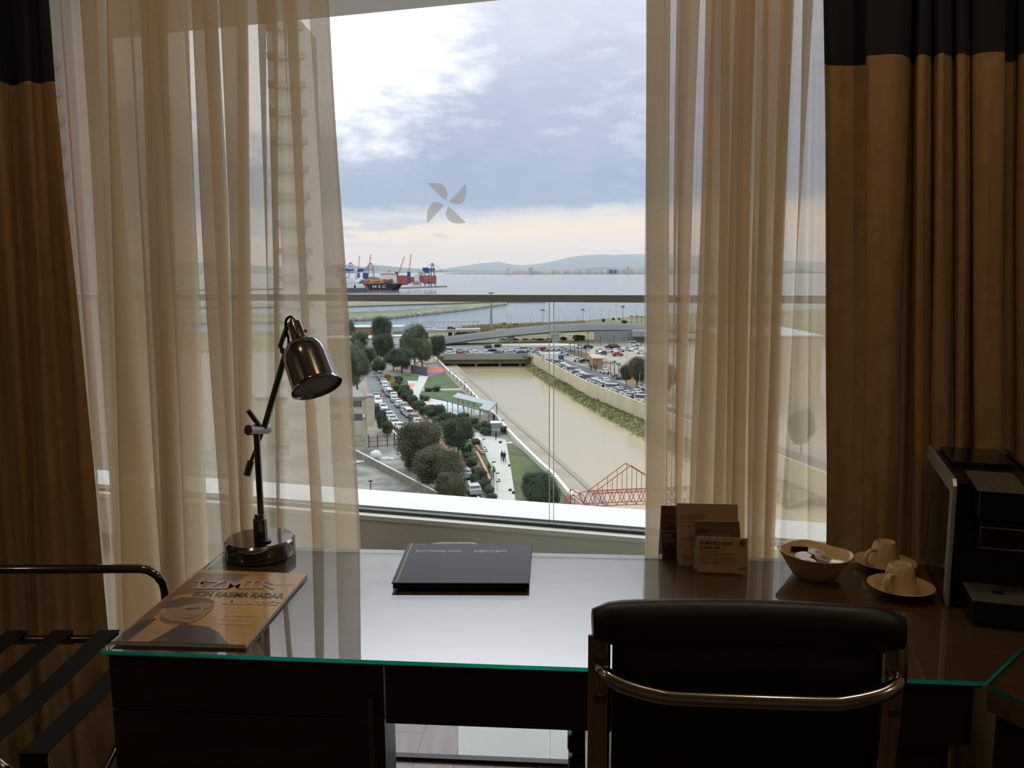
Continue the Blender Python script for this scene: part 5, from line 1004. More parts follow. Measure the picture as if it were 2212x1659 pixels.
# buildings ------------------------------------------------------------
cream = mat('cream_render', 'bdb6a2', .85, var=.08, scale=.4); roofg = mat('roof_grey', '87857f', .9, var=.15, scale=.3); winm = mat('window_dark', '545a5c', .3, var=.2, scale=3)
def house(name, label, x0, x1, yb, yt, depth, wm, rm, wins=(), cat='building', dz=0, roof_t=.4, over=.3, sk=0):
    a = G(x0, yb, dz); b = Y(x1, yb, a.y); zt = Y((x0+x1)/2, yt, a.y).z; t = thing(name, label, cat, ((a.x+b.x)/2, a.y, GZ))
    m = M(); m.prism([(a.x, a.y), (b.x, a.y), (b.x+sk, a.y+depth), (a.x+sk, a.y+depth)], GZ-.2, zt-roof_t); m.build('wall', wm, t)
    m = M(); m.prism([(a.x-over, a.y-over), (b.x+over, a.y-over), (b.x+over+sk, a.y+depth+over), (a.x-over+sk, a.y+depth+over)], zt-roof_t, zt); m.build('roof', rm, t)
    for (wx0, wy0, wx1, wy1) in wins:
        p, q_ = Y(wx0, wy1, a.y), Y(wx1, wy0, a.y); m = M(); m.box((p.x, a.y-.06, p.z), (q_.x, a.y+.03, q_.z)); wn = m.build('window', winm, t)
        m = M()
        for k in (1, 2, 3, 4): xx = p.x+(q_.x-p.x)*k/5; m.box((xx-.05, a.y-.1, p.z), (xx+.05, a.y-.06, q_.z))
        m.build('glazing_bar', roofg, wn)
    return t, a, zt
hb, ha, hz = house('cream_building', 'cream three storey building with two rows of windows beside the street', 560, 795, 962, 857, 16, cream, roofg, [(752, 865, 781, 879), (754, 894, 783, 908), (700, 864, 735, 878), (702, 893, 737, 907), (640, 863, 675, 877), (642, 892, 677, 906)], sk=-6.6)
p, q_ = Y(794.5, 920, ha.y), Y(809, 857, ha.y); m = M(); m.prism([(p.x, ha.y-1.), (q_.x, ha.y-.3), (q_.x-1.2, ha.y+3), (p.x-1, ha.y+3)], p.z, q_.z); m.build('side_block', cream, hb); m = M(); m.prism([(p.x, ha.y-1.1), (q_.x+.1, ha.y-.4), (q_.x-1.1, ha.y+3.1), (p.x-1, ha.y+3.1)], q_.z, q_.z+.25); m.build('parapet', roofg, hb)
gt_ = mat('graffiti_grey', '98948a', .8)
def wt(txt, x0, y0, x1, y1): a = Y(x0, y1, ha.y-.05); b = Y(x1, y1, ha.y-.05); c_ = Y(x0, y0, ha.y-.05); fit_text(txt, a, b-a, c_-a, gt_, hb, 0, 'graffiti')
wt('EFNE --', 758, 939, 793, 946); wt('-- CAFE', 759, 949, 791, 956)
p = Y(784, 896, ha.y); m = M(); m.box((p.x, ha.y-.5, p.z-.4), (p.x+.5, ha.y-.06, p.z+.15)); m.build('air_conditioner', white, hb)
# gate
gtg = thing('gate', 'black metal gate and fence across the yard entrance beside the cream building', 'gate', G(828, 966)); ga, gb = G(797, 967), G(861, 962)
m = M(); nn = 26
for i in range(nn+1): p = ga.lerp(gb, i/nn); m.tube([p, p+Vector((0, 0, 1.9))], .03, 5)
for z_ in (.2, 1.1, 1.9): m.tube([ga+Vector((0, 0, z_)), gb+Vector((0, 0, z_))], .04, 5)
m.build('bars', dgrey, gtg)
for t_ in (0, .3, .62, .87, 1): p = ga.lerp(gb, t_); M().tube([p, p+Vector((0, 0, 2.4))], .1, 8).build('post', dgrey, gtg)
# white capped yard wall
ya, yb2 = (745, 975), (962, 1091)
A_, B_ = G(*ya), G(*yb2); yw = thing('yard_wall', 'long yard wall with a bright white coping running diagonally down the lot', 'wall', A_); hh_ = 1.2; dd_ = (B_-A_).normalized(); nn_ = Vector((-dd_.y, dd_.x, 0))*.09
def slabx(m, a, b, nn_, z0, z1): m.hexa([a-nn_+Vector((0, 0, z0)), b-nn_+Vector((0, 0, z0)), b+nn_+Vector((0, 0, z0)), a+nn_+Vector((0, 0, z0)), a-nn_+Vector((0, 0, z1)), b-nn_+Vector((0, 0, z1)), b+nn_+Vector((0, 0, z1)), a+nn_+Vector((0, 0, z1))]); return m
slabx(M(), A_, B_, nn_, -.2, hh_).build('wall', mat('old_wall', '7f7f70', .9, var=.2, scale=.8), yw); slabx(M(), A_, B_, nn_*1.15, hh_, hh_+.12).build('coping', white, yw)
for i, (x, y, w_) in enumerate([(768, 998, 46), (835, 990, 40)]):
    p = G(x, y, .06); r_ = w_/F*p.y/2; m = M(); m.blob((p.x, p.y, p.z), (r_, r_*.55, .25), 2, .4, i+4); tag(m.build('rubble_heap', mat('rubble', 'c4c2ba', .9, var=.1)), ['pale rubble heap in the yard left of the diagonal wall', 'pale rubble heap in the yard behind the diagonal wall'][i], 'rubble')
p = G(812, 990); tag(M().blob(p+Vector((0, 0, .6)), (1., .8, .9), 2, .2).build('white_sack', white), 'white bulk sack standing in the yard by the diagonal wall', 'sack')
m = M(); p = G(801, 1062); m.tube([p, p+Vector((0, 0, 1.6))], .08, 6); m.box((p.x-.3, p.y-.1, p.z+1.5), (p.x+.3, p.y+.1, p.z+1.7)); tag(m.build('yard_post', dgrey), 'short dark post standing alone in the grey yard', 'post')
# flyover
FD = [(935, 752, 748, 352), (960, 746, 731, 355), (1000, 741, 726, 358), (1040, 735, 721, 360), (1113, 727, 711.5, 364), (1186, 721, 704.5, 368), (1268, 717, 701, 370), (1330, 716, 701.5, 371), (1393, 716, 703, 372), (1500, 720, 706, 374), (1650, 727, 711, 376), (1800, 737, 720, 378)]
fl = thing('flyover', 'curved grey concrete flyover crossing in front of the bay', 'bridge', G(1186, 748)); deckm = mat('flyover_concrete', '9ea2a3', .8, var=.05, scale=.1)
m = M(); g_ = M()
for i in range(len(FD)-1):
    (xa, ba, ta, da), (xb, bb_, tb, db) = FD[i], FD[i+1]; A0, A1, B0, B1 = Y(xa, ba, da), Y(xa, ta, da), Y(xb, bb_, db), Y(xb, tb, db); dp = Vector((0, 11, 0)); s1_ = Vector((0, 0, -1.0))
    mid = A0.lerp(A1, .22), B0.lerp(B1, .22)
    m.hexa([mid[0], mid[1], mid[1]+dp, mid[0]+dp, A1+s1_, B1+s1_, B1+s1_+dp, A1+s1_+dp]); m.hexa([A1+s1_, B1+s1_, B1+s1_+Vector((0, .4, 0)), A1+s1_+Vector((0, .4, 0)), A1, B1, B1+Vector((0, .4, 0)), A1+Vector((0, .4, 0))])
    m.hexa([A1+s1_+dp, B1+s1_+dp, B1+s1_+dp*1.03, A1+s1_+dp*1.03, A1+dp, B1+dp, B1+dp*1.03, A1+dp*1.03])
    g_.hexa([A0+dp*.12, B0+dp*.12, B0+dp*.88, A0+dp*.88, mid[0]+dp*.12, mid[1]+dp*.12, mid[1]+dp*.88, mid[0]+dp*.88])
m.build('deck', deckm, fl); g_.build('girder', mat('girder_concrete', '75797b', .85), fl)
for (px, yt_, wd) in ((1103, 729, 1.8), (1200, 720, 3.0), (1007, 742, 2.0), (970, 745, 2.0)):
    D_ = 368; a = Y(px, yt_, D_); m = M(); m.box((a.x-wd/2, D_-1, GZ-.2), (a.x+wd/2, D_+7, a.z+.4)); m.box((a.x-wd, D_-1.5, a.z-.6), (a.x+wd, D_+8, a.z+.3)); m.build('pier', conc, fl)
a, b = Y(1285, 717, 369), Y(1402, 717, 369); m = M(); m.box((a.x, 370.5, GZ-.2), (b.x, 371.5, a.z+.3)); m.build('abutment', mat('abutment_grey', '8b8f91', .85, var=.08, scale=.2), fl)
m = M(); a, b = Y(1368, 717, 365), Y(1395, 717, 365); m.box((a.x, 366, a.z-4.2+2), (b.x+6, 370, a.z+.5)); m.build('abutment', conc, fl)
# far road bridge and truss behind the dark slim tree
fbz = thing('far_bridge', 'low grey road bridge with a faint truss beyond the slim dark tree', 'bridge', G(985, 716)); a, b = Y(905, 714, 395), Y(1036, 711, 400)
m = M(); m.hexa([a+Vector((0, 0, -1.2)), b+Vector((0, 0, -1.2)), b+Vector((0, 9, -1.2)), a+Vector((0, 9, -1.2)), a, b, b+Vector((0, 9, 0)), a+Vector((0, 9, 0))]); m.build('deck', conc, fbz)
for t_ in (.1, .5, .9): p = a.lerp(b, t_); m = M(); m.box((p.x-.8, p.y+2, GZ-.2), (p.x+.8, p.y+6, p.z-1.1)); m.build('pier', dgrey, fbz)
m = M(); u_ = Vector((0, 9, 3.2)); m.tube([a+u_, b+u_], .12, 5)
for k in range(14): m.tube([a.lerp(b, k/14)+Vector((0, 9, 0)), a.lerp(b, (k+.5)/14)+u_], .08, 4)
m.build('truss', mat('truss_pink', 'a88884', .7), fbz)
for i, (x_, c_) in enumerate(((923, 'white'), (932, 'white'), (975, 'black'))): p = Y(x_, 712, 399); car(Vector((p.x, p.y+1, 0)), X_, 'hatch', c_, f'{c_} car on the far bridge beyond the slim dark tree, {ORD[i]} from the left', 'cars on the far bridge', a.lerp(b, (x_-905)/131).z-GZ, False)
# canal bridge edge
cb2_ = thing('road_bridge', 'low concrete road bridge carrying traffic over the end of the canal', 'bridge', G(1050, 769)); a, b = G(958, 769.5), G(1142, 768.5)
m = M(); m.box((a.x, a.y-.6, GZ-1.3), (b.x, a.y, GZ+.9)); m.build('parapet', mat('bridge_parapet', '8b8d8b', .85, var=.08, scale=.2), cb2_)
m = M(); m.box((a.x, a.y+.4, GZ-1.6), (b.x, a.y+16, GZ-.35)); m.build('bridge_deck', dgrey, cb2_)
for x_ in (.12, .38, .66, .9): p = a.lerp(b, x_); m = M(); m.box((p.x-.5, a.y+.2, GZ-6), (p.x+.5, a.y+2.5, GZ-1.6)); m.build('pier', mat('pier_dark', '5a5c5a', .9), cb2_)
# gatehouse, coloured wall
house('gatehouse', 'small tan stone gatehouse with flat roof beside the car park', 1281, 1302, 797, 773, 12, mat('tan_stone', 'a3856a', .9, var=.15, scale=.8), mat('tan_roof', 'bba48c', .9), [(1288, 785, 1292, 792)])
strip('estate_wall', [(1240, 765), (1262, 772), (1281, 779)], .4, 2.0, mat('wall_tan', 'a99780', .9), label='tan fence wall running from the palms to the gatehouse', cat='wall')
pw = [(1338, 816), (1348, 820), (1358, 824), (1368, 829), (1380, 834), (1392, 840), (1404, 846), (1416, 852)]
pc_ = [mat('panel_'+str(i), c, .8) for i, c in enumerate(('9fbfae', 'd0b080', 'd4a070', 'cfd2c8', 'd9bd68', 'd8a868', 'a8c4b0'))]
cw = thing('painted_wall', 'boundary wall with large painted colour panels under the brown green trees', 'wall', G(1370, 830))
for i in range(7):
    a, b = G(*pw[i]), G(*pw[i+1]); slabx(M(), a, a.lerp(b, .86), Vector((.1, .1, 0)), 0, 2.6).build('wall_panel', pc_[i], cw)
house('brick_house', 'low building with brick red wall behind the trees at the far left', 745, 800, 726, 706, 12, mat('brick_red', '9d7563', .9), mat('roof_pale', 'b4b9bb', .7)); house('blue_roof_kiosk', 'small cream kiosk with a pale blue roof between the far trees', 849, 867, 724, 705, 9, cream, mat('roof_blue', 'b3c2cc', .6), roof_t=2.6, over=.8)
house('flat_roof_shed', 'long pale flat roofed shed left of the dark tree', 700, 812, 752, 730, 14, cream, mat('roof_pale', 'b4b9bb', .7)); house('white_shed', 'white shed roof between the far trees above the playground', 846, 868, 744, 726, 8, white, mat('roof_pale', 'b4b9bb', .7))
# playground
pgr = thing('playground_frame', 'green and orange climbing frame of bent tubes in the playground', 'play equipment', G(915, 792)); pgreen = mat('play_green', '8fa84c', .5); por = mat('play_frame_orange', 'd0683a', .5)
def px3(l, D_): return [Y(730+x/9.617, 690+y/9.617, D_) for x, y in l]
D_ = G(905, 796).y
M().tube(px3([(1520, 1000), (1600, 920), (1680, 880), (1740, 885), (1800, 920), (1960, 900), (2090, 895)], D_), .22, 6).build('green_tube', pgreen, pgr, smooth=True); M().tube(px3([(1640, 910), (1660, 1010)], D_), .2, 6).build('green_tube', pgreen, pgr); M().tube(px3([(1730, 915), (1780, 980), (1810, 990)], D_), .2, 6).build('green_tube', pgreen, pgr); M().tube(px3([(1850, 910), (1870, 1010)], D_), .2, 6).build('green_tube', pgreen, pgr)
m = M(); q4 = px3([(1540, 995), (1640, 1000), (1595, 935)], D_-.5); m.face(q4); o = m.build('climbing_panel', por, pgr); s_ = o.modifiers.new('s', 'SOLIDIFY'); s_.thickness = .15
pt = thing('play_tower', 'salmon and white play tower at the trees by the playground', 'play equipment', G(874, 800)); m = M(); a, b = Y(870, 797, D_), Y(880, 777, D_); m.box((a.x, D_-.8, a.z), (b.x, D_+.8, b.z)); m.build('tower', mat('play_salmon', 'c77a66', .7), pt, bevel=.3); m = M(); m.lathe([(1.2, 0), (1., .8), (0, 1.4)], ((a.x+b.x)/2, D_, b.z-.2), n=12); m.build('tower_roof', white, pt)
pa, pb_ = G(888, 806), G(923, 812); slabx(M(), pa, pb_, Vector((0, .2, 0)), 0, 2.6).build('t', dgrey); o = bpy.data.objects['t']; o.name = 'playground_wall'; o.data.materials[0] = mat('slate_wall', '62656c', .8, var=.1, scale=.5); tag(o, 'dark grey wall around the playground above the lawn', 'wall')
# pergola
pg_ = thing('pergola', 'long grey steel pergola beside the splash pad', 'pergola', G(1030, 910)); fa, fb_ = G(967, 897), G(1056, 925); ba_, bb2 = G(990, 880), G(1073, 905); stl = mat('pergola_steel', '6c7376', .6, .2)
up3 = Vector((0, 0, 3.3))
for t_ in (0, .13, .27, .42, .6, .8, 1):
    for (s0_, s1_) in ((fa, fb_), (ba_, bb2)): p = s0_.lerp(s1_, t_); M().tube([p, p+up3], .1, 6).build('post', stl, pg_)
m = M()
for s0_, s1_ in ((fa, fb_), (ba_, bb2)): m.tube([s0_+up3, s1_+up3], .14, 6)
m.build('beam', stl, pg_)
m = M(); k0, k1, k2, k3 = fa.lerp(ba_, .5), fb_.lerp(bb2, .5).lerp(fa.lerp(ba_, .5), .25), fb_, bb2; rp_ = [(ba_.lerp(fa, .55))[:2], fb_.lerp(fa, .2).lerp(bb2, .55)[:2], bb2.lerp(ba_, .2)[:2], ba_[:2]]; m.prism(rp_, GZ+3.3, GZ+3.5); m.build('roof_panel', mat('pergola_roof', '868d90', .5, var=.05), pg_)
m = M(); m.prism([fb_.lerp(fa, .22)[:2], fb_[:2], bb2[:2], bb2.lerp(ba_, .22)[:2]], GZ+3.35, GZ+3.6); m.build('roof_panel', mat('pergola_roof2', '7f8a8a', .4), pg_)
for t_ in (.78, .88): p = fa.lerp(fb_, t_); m = M(); m.box((p.x, p.y, GZ+.5), (p.x+1.6, p.y+.4, GZ+.75)); m.build('bench', white, pg_)
cab = thing('service_cabin', 'small grey ribbed cabin at the end of the pergola', 'cabin', G(1070, 943)); a, b = G(1061, 942), G(1081, 942); m = M(); m.box((a.x, a.y, GZ), (b.x, a.y+2.2, GZ+2.5)); m.build('wall', mat('cabin_grey', '7d8887', .6, var=.15, scale=2), cab); m = M(); m.box((a.x-.1, a.y-.1, GZ+2.5), (b.x+.1, a.y+2.3, GZ+2.6)); m.build('roof', mat('cabin_roof', 'c2cccc', .5), cab); m = M(); m.box((a.x, a.y-.06, GZ+1.2), (b.x, a.y-.01, GZ+1.3)); m.build('rail', white, cab)
# street lights and masts
def lamp_post(px, yb, yt, label, grp, head=1.0, r_=.07, dz=0, name='street_lamp', cat='street lamp'):
    b = G(px, yb, dz); h = Y(px, yt, b.y).z-b.z; t = thing(name, label, cat, b, grp); M().tube([b, b+Vector((0, 0, h))], [r_, r_*.6], 6).build('pole', lgrey if name == 'street_lamp' else dgrey, t); m = M(); m.box((b.x-.1, b.y-.12, b.z+h-.08), (b.x+head, b.y+.12, b.z+h+.06)); m.build('lamp_head', dgrey, t)
lm = thing('floodlight_mast', 'tall grey floodlight mast rising above the handrail in front of the bay', 'mast', G(1061.5, 717)); b = G(1061.5, 717); h = Y(1061.5, 634, b.y).z-b.z; M().tube([b, b+Vector((0, 0, h))], [.75, .35], 10).build('pole', mat('mast_grey', '8b9297', .6), lm); M().lathe([(1.4, 0), (1.6, .3), (.3, .6)], b+Vector((0, 0, h)), n=12).build('lamp_ring', dgrey, lm)
for i, (x, yb, yt) in enumerate([(1095, 712, 680), (1103, 708, 684), (1147, 706, 678), (1208, 700, 670), (1219, 700, 678), (1225, 700, 684), (1246, 698, 686), (1274, 696, 664), (1299, 696, 668), (1316, 694, 672), (1330, 694, 660), (1374, 690, 660), (1076, 710, 698)]): lamp_post(x, yb, yt, f'thin lamp post on the shore before the bay, {ORD[i]} one', 'lamp posts on the shore', r_=.14)
for i, (x, yb, yt) in enumerate([(1229, 768, 724), (1266, 800, 764), (1307, 832, 766), (1381, 862, 806), (1251, 785, 770), (1353, 800, 730), (1339, 744, 731), (1122, 750, 725)]): lamp_post(x, yb, yt, f'thin lamp post beside the canal road, {ORD[i]} from the bridge', 'lamp posts by the canal road', r_=.09)
for i, (x, yb, yt) in enumerate([(929, 811, 786), (1003, 845, 826), (928, 897, 875), (1020, 985, 955), (1064, 1035, 998), (1043, 958, 948), (1048, 985, 975), (1072, 1045, 1022), (1074, 1060, 1040), (1083, 925, 908), (1050, 890, 870)]): lamp_post(x, yb, yt, f'thin dark lamp post in the park, {ORD[i]} counted from the playground', 'lamp posts in the park', .5, .07)
for i, (x, y) in enumerate([(972, 808), (980, 816), (988, 824), (996, 832), (1004, 840), (1011, 848), (1018, 855), (1026, 863), (1034, 872), (1042, 880)]):
    p = G(x, y, 1.0); M_ = M(); M_.tube([p, p+Vector((0, 0, 1.2))], .1, 6); tag(M_.build('bollard', dgrey), f'short dark bollard on the white promenade wall, {ORD[i]} from the bridge', 'bollard', 'bollards on the promenade wall')
b = G(1332, 697); bill = thing('billboard', 'white sign board on a pole on the shore by the right palm', 'sign', b); M().tube([b, b+Vector((0, 0, 9))], .25, 6).build('pole', white, bill); m = M(); h = Y(1332, 680, b.y).z; m.box((b.x-1.3, b.y-.1, h-1.6), (b.x+1.3, b.y+.1, h+1.6)); m.build('board', white, bill)
# red footbridge --------------------------------------------------------
rb_ = thing('red_footbridge', 'red steel truss footbridge over the canal at the lower right of the window', 'footbridge', G(1330, 1100)); rred = mat('bridge_red', 'a3443c', .55, var=.1, scale=1)
DF_, DB_ = 96.0, 94.8
def rp2(x, y, back=0): return Y(1200+x/11.06, 980+y/11.06, DB_ if back else DF_)
def bars(segs, r_, name):
    m = M()
    for a, b in segs: m.tube([a, b], r_, 6)
    m.build(name, rred, rb_)
def sh(p, back): return p+Vector((.42, DB_-DF_, 0)) if back else p
base = rp2(780, 890); stepv = rp2(1010, 880)-base; stepv.y = 0; up_ = Vector((0, 0, (rp2(1350, 880)-rp2(1350, 1180)).z))
for bk_ in (0, 1):
    top = [sh(base+stepv*i, bk_) for i in range(0, 16)]; bot = [sh(base+stepv*(i+.5)-up_, bk_) for i in range(-1, 15)]
    bars([(top[0], top[-1])], .06, 'top_chord'); bars([(bot[0], bot[-1])], .05, 'bottom_chord')
    seg = []
    for i in range(15): seg += [(bot[i], top[i]), (top[i], bot[i+1])]
    bars(seg, .04, 'diagonals')
    ap = sh(rp2(1680, 225), bk_); e_ = ap-top[4]; end = top[8]
    bars([(top[0], ap), (ap, end)], .05, 'suspension_chord')
    hg = []
    for i in range(1, 8): tt = i/4 if i <= 4 else (8-i)/4; hg.append((top[i], Vector((top[i].x, top[i].y, (top[0].lerp(ap, i/4) if i <= 4 else ap.lerp(end, (i-4)/4)).z))))
    bars(hg, .035, 'hanger')
seg = []
for i in range(0, 16):
    a = base+stepv*i; seg.append((a, sh(a, 1)))
    if i < 15: seg.append((a, sh(base+stepv*(i+1), 1)))
    c_ = base+stepv*(i-.5)-up_; seg.append((c_, sh(c_, 1)))
bars(seg, .028, 'cross_bracing')
pyr = [rp2(360, 850), rp2(200, 1170), rp2(680, 1180), rp2(560, 930), rp2(360, 1180)]
bars([(pyr[0], pyr[1]), (pyr[0], pyr[3]), (pyr[3], pyr[2]), (pyr[0], pyr[4]), (pyr[3], rp2(780, 890)), (pyr[1], rp2(420, 980)), (rp2(420, 980), pyr[2]), (sh(pyr[0], 1), sh(pyr[1], 1)), (sh(pyr[0], 1), sh(pyr[3], 1)), (sh(pyr[3], 1), sh(pyr[2], 1)), (pyr[0], sh(pyr[0], 1)), (pyr[3], sh(pyr[3], 1)), (rp2(540, 940), rp2(640, 1170)), (rp2(300, 1000), rp2(560, 1180)), (rp2(780, 900), rp2(680, 1190)), (pyr[1], Vector((pyr[1].x, pyr[1].y, GZ))), (pyr[2], Vector((pyr[2].x, pyr[2].y, GZ))), (rp2(200, 1170), rp2(1000, 1230))], .045, 'end_frame')
bars([(Vector((p.x, p.y, GZ-5)), p) for p in (bot[1], bot[8], bot[14])], .2, 'support')
m = M(); p = Y(1241, 1066, 101); m.blob(p, (.8, .8, .35), 2, .0); tag(m.build('parasol', white), 'white parasol under the left end of the red footbridge', 'parasol'); m = M().tube([p, Vector((p.x, p.y, GZ))], .04, 5); bpy.data.objects['parasol']; o = m.build('pole', dgrey, bpy.data.objects['parasol'])
# ---------------------------------------------------------------- port
def pbox(m, x0, y0, x1, y1, D_, dep, mi=0, zmin=None):
    a, b = Y(x0, y1, D_), Y(x1, y0, D_); m.box((a.x, D_, a.z if zmin is None else zmin), (b.x, D_+dep, b.z), mi); return m
q1 = [Z(x, y, SEA)[:2] for x, y in ((560, 626), (740, 625), (870, 623), (966, 619.5), (966, 617.5), (930, 616))]; wpoly('quay', q1+[(q1[-1][0]-100, 2300), (-1400, 2300), (-900, 1400)], SEA-2, SEA+2.2, mat('quay_concrete', '8a8a86', .9, var=.1, scale=.01))
hull = mat('hull_navy', '20242e', .5); hred = mat('hull_red', '7d3a34', .6); hwhite = mat('ship_white', 'dcdcd8', .6)
sh_ = thing('container_ship', 'dark hulled container ship with large white letters moored at the port', 'ship', Z(830, 628, SEA)); DS = Z(830, 628, SEA).y-6
a0_, a1_ = Y(775, 612, DS), Y(868, 612, DS); b1_ = Y(857, 628, DS); zb0, zt0 = SEA-1, Y(830, 612.5, DS).z; zr0 = Y(830, 625.5, DS).z
def hullp(z, f): return [(a0_.x, DS), (a1_.x-16*f-4, DS), (a1_.x-9*f, DS+6), (a1_.x-7*f, DS+9), (a1_.x-9*f, DS+12), (a1_.x-16*f-4, DS+18), (a0_.x, DS+18)]
def loft(m, z0, f0, z1, f1, mi=0):
    A, B = hullp(z0, f0), hullp(z1, f1); k = len(A); b_ = len(m.v); m.v += [Vector((*p, z0)) for p in A]+[Vector((*p, z1)) for p in B]
    for i in range(k): m.f.append([b_+i, b_+(i+1) % k, b_+k+(i+1) % k, b_+k+i]); m.m.append(mi)
    m.f.append([b_+k+i for i in range(k)]); m.m.append(mi); m.f.append([b_+i for i in range(k)][::-1]); m.m.append(mi)
m = M(); loft(m, zb0, 1, zr0, .85); m.build('hull_bottom', hred, sh_); m = M(); loft(m, zr0, .85, zt0, 0); m.build('hull', hull, sh_)
a, b, c_ = Y(805, 622.5, DS-.3), Y(833.5, 622, DS-.3), Y(805, 616.2, DS-.3); fit_text('M S C', a, b-a, c_-a, hwhite, sh_, .02)
m = M(); pbox(m, 822, 592, 855, 612, DS+6, 10); pbox(m, 826, 588, 848, 592.5, DS+7, 8); m.build('superstructure', hwhite, sh_); m = M(); pbox(m, 821, 591, 856, 592.5, DS+5.5, 11); m.build('bridge_roof', mat('orange_red', 'b04f3a', .6), sh_)
m = M(); pbox(m, 837, 583, 844, 588, DS+8, 6); m.build('funnel', mat('funnel_yellow', 'c9b060', .6), sh_); m = M(); pbox(m, 828, 603, 833, 606, DS+5.6, .5); pbox(m, 840, 603, 848, 606, DS+5.6, .5); m.build('windows', winm, sh_)
cc_ = {n_: mat('container_'+n_, c, .7, var=.08) for n_, c in dict(red='9c4a40', maroon='7a3a38', tan='b39a62', green='4e7060', brown='8a5a45', blue='4a6080', orange='b9684a').items()}; cn = list(cc_)
rnd = random.Random(11); ci = 0
def container(x0, y0, x1, y1, D_, col_, label, grp):
    tag(pbox(M(), x0, y0, x1, y1, D_, 2.6).build('shipping_container', cc_[col_]), label, 'container', grp)
for r_ in range(5):
    y1_ = 612.3-2.75*r_; xs_ = [(772, 851), (777, 851), (780, 846 if r_ < 3 else 822), (792, 822), (797, 820)][r_]; x = xs_[0]; k = 0
    while x+7 < xs_[1]:
        if x < 822 or r_ < 3: c_ = ['tan', 'maroon', 'red', 'brown', 'orange', 'tan'][rnd.randrange(6)] if x > 780 else 'green'; container(x, y1_-2.6, x+7, y1_, DS+1+.0*r_, c_, f'{c_} container on the dark ship, {ORD[k]} from the left in its {["lowest", "second", "third", "fourth", "top"][r_]} tier', 'containers on the dark ship')
        x += 7.3; k += 1
bnm = {840: 'behind the ship bow', 855: 'in the tall red block', 885: 'left of the white vessel', 906: 'under the right blue crane', 735: 'at the far left crane'}
for (x0_, x1_, yb_, nr_) in ((840, 851, 611, 3), (855, 880, 616, 8), (885, 896, 611, 5), (906, 942, 611, 6), (735, 748, 618, 6)):
    for r_ in range(nr_):
        x = x0_; k = 0
        while x+5 <= x1_+1: c_ = 'red' if 850 < x < 900 else rnd.choice(['red', 'maroon', 'brown', 'orange']); container(x, yb_-2.6*(r_+1), x+5, yb_-2.6*r_-.15, 1440+x0_ % 7*4, c_, f'{c_} container stacked on the quay {bnm[x0_]}, column {["one", "two", "three", "four", "five", "six", "seven", "eight"][k]}, tier {["one", "two", "three", "four", "five", "six", "seven", "eight"][r_]}', 'containers stacked on the quay'); x += 5.2; k += 1
ws = thing('cargo_vessel', 'white ship with a tall bridge moored left of the dark container ship', 'ship', Z(770, 632, SEA)); DW = Z(770, 631, SEA).y
m = M(); pbox(m, 700, 622, 793, 631, DW, 12, zmin=SEA-.5); m.build('hull', mat('hull_grey', '555b63', .6), ws); m = M(); pbox(m, 748, 612, 768, 624, DW+1, 9); pbox(m, 744, 607, 769, 612.5, DW+1, 9); pbox(m, 752, 601, 764, 607, DW+2, 7); pbox(m, 755, 596, 757, 601, DW+3, 1); m.build('superstructure', hwhite, ws); m = M(); pbox(m, 765, 616, 786, 626, DW+1, 9); pbox(m, 770, 613.5, 782, 616, DW+2, 7); m.build('deck_house', hwhite, ws)
m = M(); m.tube([Y(785, 612, DW), Y(794, 625, DW)], .8, 5); m.tube([Y(787, 611, DW), Y(796, 624, DW)], .8, 5); m.build('gangway', mat('orange_red', 'b04f3a', .6), ws)
w2 = thing('white_vessel', 'white ship superstructure at the quay between the red containers', 'ship', Z(900, 618, SEA)); m = M(); pbox(m, 897, 593, 905, 612, 1500, 8); pbox(m, 890, 611, 909, 618, 1500, 12); pbox(m, 894, 606, 904, 611, 1499, 8); m.build('superstructure', hwhite, w2); m = M(); pbox(m, 890, 612, 909, 613.5, 1499.5, 1); pbox(m, 897, 607.2, 903, 608.4, 1498.5, 1); m.build('window_band', mat('vessel_tan', 'a88a78', .7), w2); m = M(); pbox(m, 903, 587, 914, 596, 1520, 8); m.build('funnel', mat('pale_pink', 'cbb0a4', .7), w2)
cblue = mat('crane_blue', '35508c', .6, var=.1); cred = mat('crane_red', 'b5523e', .6)
def crane(label, D_, segs, boxes, extra=(), r_=.5):
    t = thing('port_crane', label, 'crane', Y(segs[0][0][0], 618, D_)); t.location.z = GZ+1
    for nm, ss, mm, rr_ in (('frame', segs, cblue, r_),)+tuple(extra):
        m = M()
        for a, b in ss:
            for dy in ((0, 14) if nm == 'frame' else (7,)): m.tube([Y(*a, D_)+Vector((0, dy, 0)), Y(*b, D_)+Vector((0, dy, 0))], rr_, 5)
        m.build(nm, mm, t)
    m = M(); [pbox(m, *b, D_, 14) for b in boxes]; m.build('machinery_house', cblue, t)
wires = lambda s, m_=None: ('stay_wires', s, mat('wire_grey', '5c6c90', .6), .35); boom = lambda s: ('boom', s, mat('boom_pale', 'b9bac0', .6), .8)
crane('blue ship to shore crane at the far left of the port', 1560, [((737, 620), (738, 585)), ((752, 618), (753, 584)), ((736, 600), (753, 600)), ((751, 584), (755, 567)), ((761, 584), (756, 567)), ((735, 584), (762, 584))], [(734, 580, 748, 586), (750, 582, 762, 586)], (wires([((755, 567), (740, 580)), ((755, 567), (775, 582))]), boom([((745, 589), (795, 589))])))
crane('blue ship to shore crane second from the left in the port', 1600, [((786, 612), (788, 583)), ((806, 610), (805, 582)), ((774, 583), (806, 582)), ((791, 583), (799, 568)), ((805, 582), (800, 568)), ((769, 604), (767, 592))], [(774, 580, 783, 587), (784, 588, 790, 602)], (wires([((799, 568), (783, 582)), ((799, 568), (817, 583))]), boom([((798, 583), (819, 584))])))
